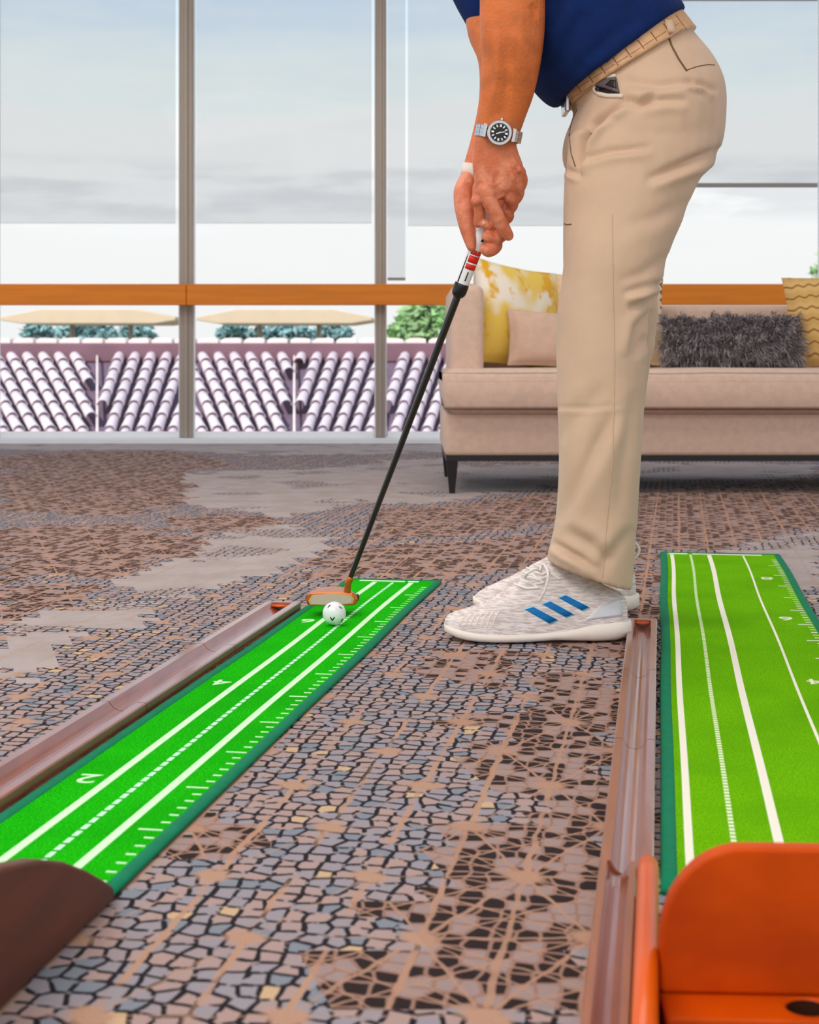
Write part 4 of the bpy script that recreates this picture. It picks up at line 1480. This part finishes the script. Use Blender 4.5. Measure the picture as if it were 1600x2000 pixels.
# ---- shirt -----------------------------------------------------------------------------
SHIRT = [((1085, 206), (1333, 27), 2.87, .170), ((1066, 196), (1330, 18), 2.87, .176), ((1040, 168), (1322, 8), 2.87, .178), ((1005, 112), (1296, -24), 2.87, .180), ((970, 45), (1262, -70), 2.87, .182),
         ((938, -30), (1222, -140), 2.87, .186), ((905, -125), (1178, -230), 2.87, .195), ((882, -215), (1128, -305), 2.87, .200), ((868, -285), (1060, -375), 2.87, .165),
         ((868, -335), (985, -408), 2.87, .085), ((866, -348), (965, -412), 2.87, .066)]
sm = MB()
sm.rings(sections(SHIRT, n=36, e=2.3))
sm.rings(sections([((905, -270), (1030, -330), 2.735, .07), ((915, -180), (1046, -205), 2.69, .072), ((924, -95), (1066, -100), 2.70, .070), ((928, -40), (1072, -42), 2.708, .066)], e=2.1))
sm.rings(sections([((905, -280), (1030, -330), 3.02, .07), ((872, -140), (1010, -170), 3.05, .074), ((868, -50), (1010, -60), 3.02, .072), ((885, 0), (1008, 10), 3.0, .068), ((914, 52), (1004, 98), 2.985, .058)], e=2.1))
shirt_me = remesh(sm.mesh('shirt'), .005, 5)
crease(shirt_me, [([(1080, 190), (1130, 130), (1200, 70), (1290, 20)], .004, 14, 1), ([(1070, 150), (1110, 80), (1140, 20)], .006, 16, -1), ([(1150, 120), (1220, 40)], .004, 16, 1),
                  ([(1185, 110), (1215, 90), (1240, 60)], .003, 10, -1), ([(1250, 50), (1230, -20)], .004, 14, 1), ([(1078, 60), (1100, -20)], .005, 14, 1)])
shirt = wear('shirt', shirt_me, M['navy'], lab='navy short sleeved golf shirt')

# ---- body: head, neck, trunk core, both arms and hands as one surface -------------------------
bm_ = MB()
bm_.rings(sections([((950, -60), (1190, -150), 2.87, .14), ((900, -215), (1110, -300), 2.87, .17), ((880, -300), (1040, -370), 2.87, .13), ((876, -350), (962, -402), 2.87, .062),
                    ((842, -400), (925, -440), 2.87, .056), ((820, -430), (905, -480), 2.87, .055)], e=2.1))
bm_.rings(sections([((812, -386), (830, -392), 2.87, .02), ((770, -372), (880, -430), 2.87, .055), ((745, -420), (905, -500), 2.87, .072), ((735, -480), (915, -555), 2.87, .078),
                    ((752, -550), (900, -600), 2.87, .07), ((800, -600), (858, -616), 2.87, .035)], e=2.05))
hz = 2.87
bm_.tube([P(744, -470, hz), P(728, -432, hz), P(748, -424, hz)], [.010, .015, .010], n=10)          # nose
bm_.tube([P(752, -400, hz - .022), P(747, -398, hz), P(752, -400, hz + .022)], [.006, .008, .006])    # lips
for s in (-1, 1):
    bm_.ball(P(845, -470, hz + s * .078), (.016, .010, .03))                                         # ears
NEAR_ARM = [((950, -240), (1042, -260), 2.71, .058), ((932, -150), (1046, -162), 2.70, .060), ((934, -80), (1058, -84), 2.70, .055), ((937, -20), (1064, -22), 2.712, .050), ((937, 35), (1065, 32), 2.715, .052),
            ((939, 80), (1062, 84), 2.716, .051), ((941, 130), (1054, 136), 2.722, .047), ((938, 180), (1042, 188), 2.728, .040), ((934, 220), (1028, 226), 2.732, .033),
            ((931, 250), (1018, 254), 2.735, .029), ((927, 276), (1009, 277), 2.737, .027), ((924, 300), (1013, 298), 2.740, .026), ((923, 325), (1021, 320), 2.742, .026),
            ((926, 350), (1025, 344), 2.744, .025), ((931, 374), (1020, 366), 2.746, .023), ((941, 396), (1004, 384), 2.748, .018)]
FAR_ARM = [((930, -240), (1030, -270), 3.03, .058), ((895, -120), (1000, -130), 3.03, .058), ((905, -10), (988, 0), 3.0, .05), ((914, 68), (1000, 66), 2.965, .05), ((934, 120), (1012, 130), 2.93, .046),
           ((936, 190), (1000, 200), 2.90, .037), ((924, 255), (984, 268), 2.87, .030), ((909, 310), (968, 325), 2.845, .026), ((900, 345), (966, 356), 2.832, .024), ((897, 375), (972, 385), 2.828, .022),
           ((900, 405), (974, 415), 2.826, .020), ((908, 432), (972, 446), 2.824, .016)]
bm_.rings(sections(NEAR_ARM, e=2.1)); bm_.rings(sections(FAR_ARM, e=2.1))


def finger(pts, rad, mbx=bm_):
    mbx.tube([P(*p) for p in pts], rad, n=12, sub=5)


# left hand (back of the hand towards the camera): index reaches down over the other hand
finger([(950, 372, 2.734), (958, 396, 2.735), (972, 424, 2.738), (984, 446, 2.744), (993, 460, 2.750)], [.0145, .0142, .0134, .0122, .0100])
finger([(982, 362, 2.736), (993, 382, 2.744), (1001, 398, 2.764), (992, 410, 2.790), (972, 412, 2.806)], [.0130, .0125, .0115, .0105, .009])
finger([(1002, 352, 2.738), (1012, 368, 2.748), (1010, 384, 2.772), (996, 398, 2.800), (975, 398, 2.812)], [.0125, .0120, .0110, .010, .0085])
finger([(1014, 336, 2.742), (1020, 352, 2.752), (1015, 368, 2.775), (1000, 380, 2.800)], [.0110, .0105, .0095, .008])
finger([(936, 366, 2.748), (935, 392, 2.752), (937, 416, 2.758), (933, 436, 2.764)], [.0120, .0115, .0105, .0085])          # thumb on the grip
# knuckles and tendons
for x, y, Y, rr in ((958, 376, 2.726, .0115), (983, 364, 2.727, .0115), (1003, 352, 2.730, .0110), (1017, 336, 2.735, .0100), (974, 428, 2.732, .0118), (932, 392, 2.744, .0115)):
    bm_.ball(P(x, y, Y + .004), rr)
for a, b in (((966, 308), (959, 372)), ((978, 306), (983, 360)), ((990, 306), (1002, 348)), ((1000, 306), (1014, 332))):
    bm_.tube([P(a[0], a[1], 2.722), P((a[0] + b[0]) / 2, (a[1] + b[1]) / 2, 2.7215), P(b[0], b[1], 2.7245)], [.0035, .0045, .006], n=8)
# right hand: thumb down the near edge of the grip, fingers round it from the far side
finger([(916, 352, 2.824), (908, 374, 2.806), (908, 405, 2.794), (912, 440, 2.788), (918, 466, 2.784), (921, 482, 2.782)], [.018, .0205, .0190, .0150, .0122, .0088])
finger([(972, 424, 2.818), (982, 432, 2.796), (972, 440, 2.770), (957, 440, 2.760), (946, 437, 2.760)], [.0115, .0124, .0122, .0114, .0090])
finger([(964, 448, 2.820), (980, 456, 2.798), (974, 462, 2.770), (962, 464, 2.760), (951, 462, 2.759)], [.0115, .0130, .0128, .0120, .0095])
finger([(958, 470, 2.818), (969, 478, 2.794), (963, 486, 2.768), (954, 490, 2.760), (946, 487, 2.760)], [.0110, .0122, .0122, .0118, .0095])
finger([(962, 432, 2.826), (988, 428, 2.802), (994, 420, 2.785), (988, 412, 2.772)], [.010, .0105, .010, .008])
body_me = remesh(bm_.mesh('body'), .0021, 4)
crease(body_me, [([(940, 395), (950, 412), (960, 440), (974, 462)], .0025, 3.5, 0), ([(1000, 372), (988, 384), (976, 398)], .003, 3.5, 0), ([(958, 448), (964, 456), (976, 470)], .0025, 3.2, 0),
                 ([(936, 343), (950, 360), (966, 364), (978, 352), (985, 348)], -.0016, 3.0, 0), ([(950, 320), (958, 345)], -.0008, 3.0, 0),
                 ([(975, 20), (985, 90), (990, 160), (985, 225)], .004, 12, 1), ([(1020, 30), (1022, 100), (1010, 180)], -.003, 14, 0), ([(955, 60), (958, 140), (952, 220)], .003, 9, -1),
                 ([(1036, 8), (1046, 20), (1050, 36)], .005, 8, 0), ([(1000, 60), (1004, 130), (1000, 200)], -.0012, 3.2, 0), ([(968, 100), (972, 150), (962, 210)], -.0012, 3.0, 0),
                 ([(906, 345), (912, 350), (918, 350)], .001, 3, 0)])
body = wear('body', body_me, M['skin'], lab='tanned forearms and hands gripping the putter')
bdy = bvh_of(body_me)
for s in (-1, 1):
    e = P(758, -462, hz + s * .034)
    wear('eye', MB().ball(e, .010), M['white'], body)
    wear('iris', MB().ball(e + Vector((-.0062, 0, -.0030)), .0050), M['ink'], body)
wear('hair', MB().rings(sections([((800, -590), (880, -420), 2.87, .06), ((790, -610), (920, -440), 2.87, .084), ((770, -612), (928, -500), 2.87, .086), ((764, -608), (900, -596), 2.87, .06)], e=2.1)), M['hair'], body)
# white tape round the far wrist
tp = sections([((909, 319), (966, 332), 2.842, .0262), ((904, 342), (962, 352), 2.836, .0252)], n=28, e=2.1, sub=2, grow=.0042)
wear('wrist_tape', MB().rings(tp), M['tape'], None, lab='white tape round one wrist')
# nails
for c in ([(941, 432), (947, 430), (949, 438), (943, 441)],):
    q = patch(bdy, c, 3, 3, .0006, .0006)
    if q: wear('nail', q, M['nail'], body)


# ---- wrist watch ---------------------------------------------------------------------------
def watch():
    c0 = P(974, 262, 2.735)
    axis = (P(978, 240, 2.734) - P(970, 284, 2.737)).normalized()
    fwd = Vector((0, -1, 0)); fwd = (fwd - axis * fwd.dot(axis)).normalized()
    side = axis.cross(fwd)
    if side.x < 0: side = -side
    r = empty('watch', -PO + c0); r.parent = person; r.location = c0 - PO
    r['label'] = 'steel wrist watch with black dial'
    k = 2.70 / F

    def put(mb, name, m, smooth=True, parent=None, bev=0.0):
        o = mb.build(name, m, parent or r, smooth, bev)
        o.location = -c0
        return o
    # bracelet of links round the wrist
    a_, b_ = .0395, .0325
    nl = 26
    lk = None
    for i in range(nl):
        t = 2 * math.pi * (i + .5) / nl
        dirx, diry = math.sin(t), math.cos(t)
        if diry > .80: continue
        p = c0 + side * a_ * dirx + fwd * b_ * diry
        tan = (side * a_ * math.cos(t) - fwd * b_ * math.sin(t)); ln = tan.length * 2 * math.pi / nl; tan.normalize()
        nn = tan.cross(axis)
        for q0, q1 in ((-.0098, -.0037), (-.0034, .0034), (.0037, .0098)):
            vs = []
            for tt in (-ln * .46, ln * .46):
                vs.append([p + tan * tt + axis * q + nn * z for q, z in ((q0, -.0018), (q1, -.0018), (q1, .0018), (q0, .0018))])
            put(MB().rings(vs), 'link', M['steel'], False)
    cc = c0 + fwd * (b_ - .0015)
    n = 40

    def disc(rad, z0, z1, name, m, facets=n, bev=0.0):
        rg = [[cc + fwd * z + (side * math.cos(2 * math.pi * (j + .5) / facets) + axis * math.sin(2 * math.pi * (j + .5) / facets)) * rr for j in range(facets)] for z, rr in ((z0, rad), (z1 - .0006, rad), (z1, rad - .0006))]
        return put(MB().rings(rg), name, m, False)
    disc(.0222, -.001, .0065, 'case', M['steel'], 8)
    disc(.0213, .0065, .0092, 'bezel', M['steel'], 40)
    disc(.0160, .0090, .0096, 'dial', M['dial'])
    for i in range(12):
        t = 2 * math.pi * i / 12
        d = side * math.sin(t) + axis * math.cos(t); s = d.cross(fwd)
        w_ = .0011 if i % 3 else .0016
        p0, p1 = cc + fwd * .0096 + d * .0098, cc + fwd * .0096 + d * .0142
        put(MB().prism([p0 - s * w_, p0 + s * w_, p1 + s * w_, p1 - s * w_], fwd * .0005), 'hour_marker', M['white'], False)
    for t, L_, w_ in ((R(-118), .0082, .0012), (R(72), .0115, .0009)):
        d = side * math.sin(t) + axis * math.cos(t); s = d.cross(fwd)
        p0 = cc + fwd * .0099 - d * .002; p1 = p0 + d * L_
        put(MB().prism([p0 - s * w_, p0 + s * w_, p1 + s * w_ * .6, p1 - s * w_ * .6], fwd * .0004), 'hand', M['white'], False)
    rg = [[cc + fwd * .0095 + (side * math.cos(2 * math.pi * j / 40) + axis * math.sin(2 * math.pi * j / 40)) * rr for j in range(40)] for rr in (.0160, .0168)]
    put(MB().rings(rg, caps=False), 'minute_ring', M['steel_dark'], False)
    for s in (-1, 1):
        p = cc + side * s * .0225
        put(MB().prism([p + axis * .010 - fwd * .006, p - axis * .010 - fwd * .006, p - axis * .012 + fwd * .006, p + axis * .012 + fwd * .006], side * s * .006), 'lug', M['steel'], False, None, .001)
    put(MB().tube([cc + axis * .0205 + fwd * .003, cc + axis * .0245 + fwd * .003], .0025, n=8, sub=1), 'crown', M['steel'])
    return r


watch()


# ---- shoes -------------------------------------------------------------------------------------
def shoe(px_heel, px_toe, Yc, base_px, tops, decorated):
    k = Yc / F
    X0 = wx(px_heel, Yc)
    r = empty('shoe', (0, 0, 0)); r.parent = person; r.location = Vector((X0, Yc, 0)) - PO
    r['label'] = 'white knit golf shoe with blue stripes' if decorated else 'white golf shoe of the farther foot'
    L = (px_heel - px_toe) * k
    # half width along the foot: 0 = heel, 1 = toe
    hw = [(0, .012), (.02, .022), (.08, .032), (.2, .036), (.35, .037), (.5, .041), (.65, .047), (.78, .048), (.88, .043), (.95, .034), (.985, .024), (1.0, .012)]

    def ip(tab, s):
        for (a, b), (c, d) in zip(tab[:-1], tab[1:]):
            if a <= s <= c: return b + (d - b) * (s - a) / (c - a)
        return tab[-1][1]
    sole_t = [(0, .036), (.1, .040), (.2, .036), (.35, .024), (.5, .020), (.7, .019), (.85, .022), (.95, .028), (1, .030)]
    bot = [(0, .010), (.06, .002), (.2, .001), (.4, .004), (.55, .001), (.8, .001), (.92, .006), (1, .016)]
    org = Vector((X0, Yc, 0))
    so_ = MB(); rg = []
    ss = [0, .004, .015, .04, .08, .14, .2, .28, .35, .42, .5, .58, .66, .74, .82, .88, .93, .965, .985, .997, 1]
    for s in ss:
        w_ = ip(hw, s) + .0035; b0, t0 = ip(bot, s), ip(sole_t, s)
        row = []
        for q in range(16):
            a = 2 * math.pi * q / 16
            y = math.copysign(abs(math.cos(a)) ** .55, math.cos(a)) * w_
            z = (b0 + t0) / 2 + math.copysign(abs(math.sin(a)) ** .6, math.sin(a)) * (t0 - b0) / 2
            row.append((-s * L + (.004 if s == 0 else 0), y, z))
        rg.append(row)
    so_.rings(rg)
    sole = so_.build('sole', M['sole'], r, True)
    # upper
    up = MB(); rg = []
    for s in ss[1:]:
        w_ = ip(hw, s) * .97; zt = ip(tops, s); z0 = ip(sole_t, s) - .006
        zt = max(zt, z0 + .004)
        row = []
        for q in range(24):
            a = 2 * math.pi * q / 24
            c, sn = math.cos(a), math.sin(a)
            narrow = 1.0 if sn < 0 else 1 - (.42 * sn ** 1.6 if s < .62 else .30 * sn ** 2 * max(0, (1 - (s - .62) / .25)))
            y = math.copysign(abs(c) ** .8, c) * w_ * narrow
            z = (z0 + (zt - z0) * max(0, sn) ** .9) if sn > 0 else z0 + .004 * sn
            row.append((-s * L, y, z))
        rg.append(row)
    up.rings(rg)
    me = up.mesh('upper')
    upper = link('upper', me, M['shoe'], r, True)
    sb = upper.modifiers.new('sub', 'SUBSURF'); sb.levels = sb.render_levels = 2
    wm = bpy.data.meshes.new('w')
    dg = bpy.context.evaluated_depsgraph_get(); dg.update()
    ev = bpy.data.meshes.new_from_object(upper.evaluated_get(dg))
    ev.transform(Matrix.Translation(org))
    bv = bvh_of(ev)

    def put(mb, name, m, parent=None, smooth=True):
        o = mb.build(name, m, parent or r, smooth); o.location = -org
        return o
    return r, org, bv, put, upper


TOP_N = [(0, .060), (.015, .076), (.04, .084), (.13, .095), (.30, .138), (.40, .142), (.45, .133), (.52, .116), (.63, .095), (.74, .074), (.83, .060), (.91, .052), (.965, .047), (.985, .042), (1, .034)]
r, org, bv, put, upper = shoe(1227, 868, 2.725, 1248, TOP_N, True)
ST = [[(1025.6, 1190.7), (1042, 1185.8), (1089, 1210.5), (1073.8, 1217.4)], [(1060, 1180.3), (1075, 1174.8), (1120.5, 1199.5), (1105.4, 1205)], [(1091.6, 1167.9), (1105.4, 1163), (1150.8, 1185.8), (1137, 1192)]]
for c in ST:
    cx_ = sum(p[0] for p in c) / 4; cy_ = sum(p[1] for p in c) / 4
    big = [(cx_ + (x - cx_) * 1.10, cy_ + (y - cy_) * 1.14) for x, y in c]
    q = patch(bv, big, 8, 3, .0006, .001)
    if q: put(q, 'stripe_edging', M['stripe_edge'])
    q = patch(bv, c, 8, 3, .0012, .001)
    if q: put(q, 'stripe', M['stripe'])
q = patch(bv, [(1170, 1186), (1212, 1168), (1216, 1203), (1146, 1211)], 8, 6, .0012, .002)
if q: put(q, 'heel_counter', M['shoe_plain'])
for pts in ([(1006, 1142), (1030, 1150), (1052, 1148)], [(1018, 1134), (1042, 1142), (1062, 1138)], [(1030, 1126), (1052, 1133), (1068, 1127)], [(1042, 1117), (1060, 1122), (1072, 1117)],
            [(1052, 1148), (1038, 1140), (1024, 1128)], [(1062, 1138), (1050, 1130), (1036, 1120)]):
    put(line_on(bv, pts, .0024, .001, 4), 'lace', M['lace'])
lp = [proj(bv, 1056, 1116, .004)[0], proj(bv, 1064, 1108, .008)[0] or P(1064, 1108, 2.70), P(1070, 1116, 2.668), P(1069, 1138, 2.662), P(1062, 1158, 2.664), P(1055, 1172, 2.672)]
lp = [p for p in lp if p is not None]
put(MB().tube(lp, .0022, n=8, sub=4), 'lace', M['lace'])
lp = [P(1056, 1116, 2.70), P(1044, 1112, 2.69), P(1030, 1120, 2.69), P(1026, 1128, 2.70), P(1036, 1132, 2.70)]
put(MB().tube(lp, .0022, n=8, sub=4), 'lace', M['lace'])
for i in range(7):
    x = 896 + i * 11
    put(line_on(bv, [(x, 1222 + i * .5), (x + 6, 1210 - i * .8), (x + 15, 1201 - i * 1.4)], .0011, .0002, 4), 'toe_rib', M['sole'])
put(line_on(bv, [(1143, 1213), (1160, 1195), (1182, 1176)], .0010, .0002, 5), 'seam', M['sole'])
put(line_on(bv, [(1078, 1121), (1092, 1131)], .0020, .0006, 3), 'eyelet_tab', M['white'])
for x in (1020, 1043):
    mb = MB(); mb.ball(P(x, 1246, 2.70) + Vector((0, .01, .004)), (.006, .006, .005), 10, 7); put(mb, 'spike', M['steel'])
TOP_F = [(0, .062), (.015, .080), (.05, .095), (.13, .105), (.30, .128), (.40, .128), (.46, .120), (.55, .108), (.63, .093), (.74, .073), (.83, .060), (.91, .049), (.965, .038), (.985, .032), (1, .026)]
r, org, bv, put, upper = shoe(1243, 924, 3.02, 1195, TOP_F, False)
put(MB().tube([P(1232, 1092, 3.02), P(1243, 1088, 3.02), P(1249, 1074, 3.02), P(1243, 1062, 3.02), P(1234, 1060, 3.02)], .0024, n=8, sub=4), 'heel_loop', M['lace'])
for pts in ([(1030, 1110), (1046, 1116), (1058, 1112)], [(1040, 1102), (1054, 1108), (1066, 1102)], [(1022, 1118), (1036, 1124), (1050, 1120)]):
    put(line_on(bv, pts, .0024, .001, 4), 'lace', M['lace'])
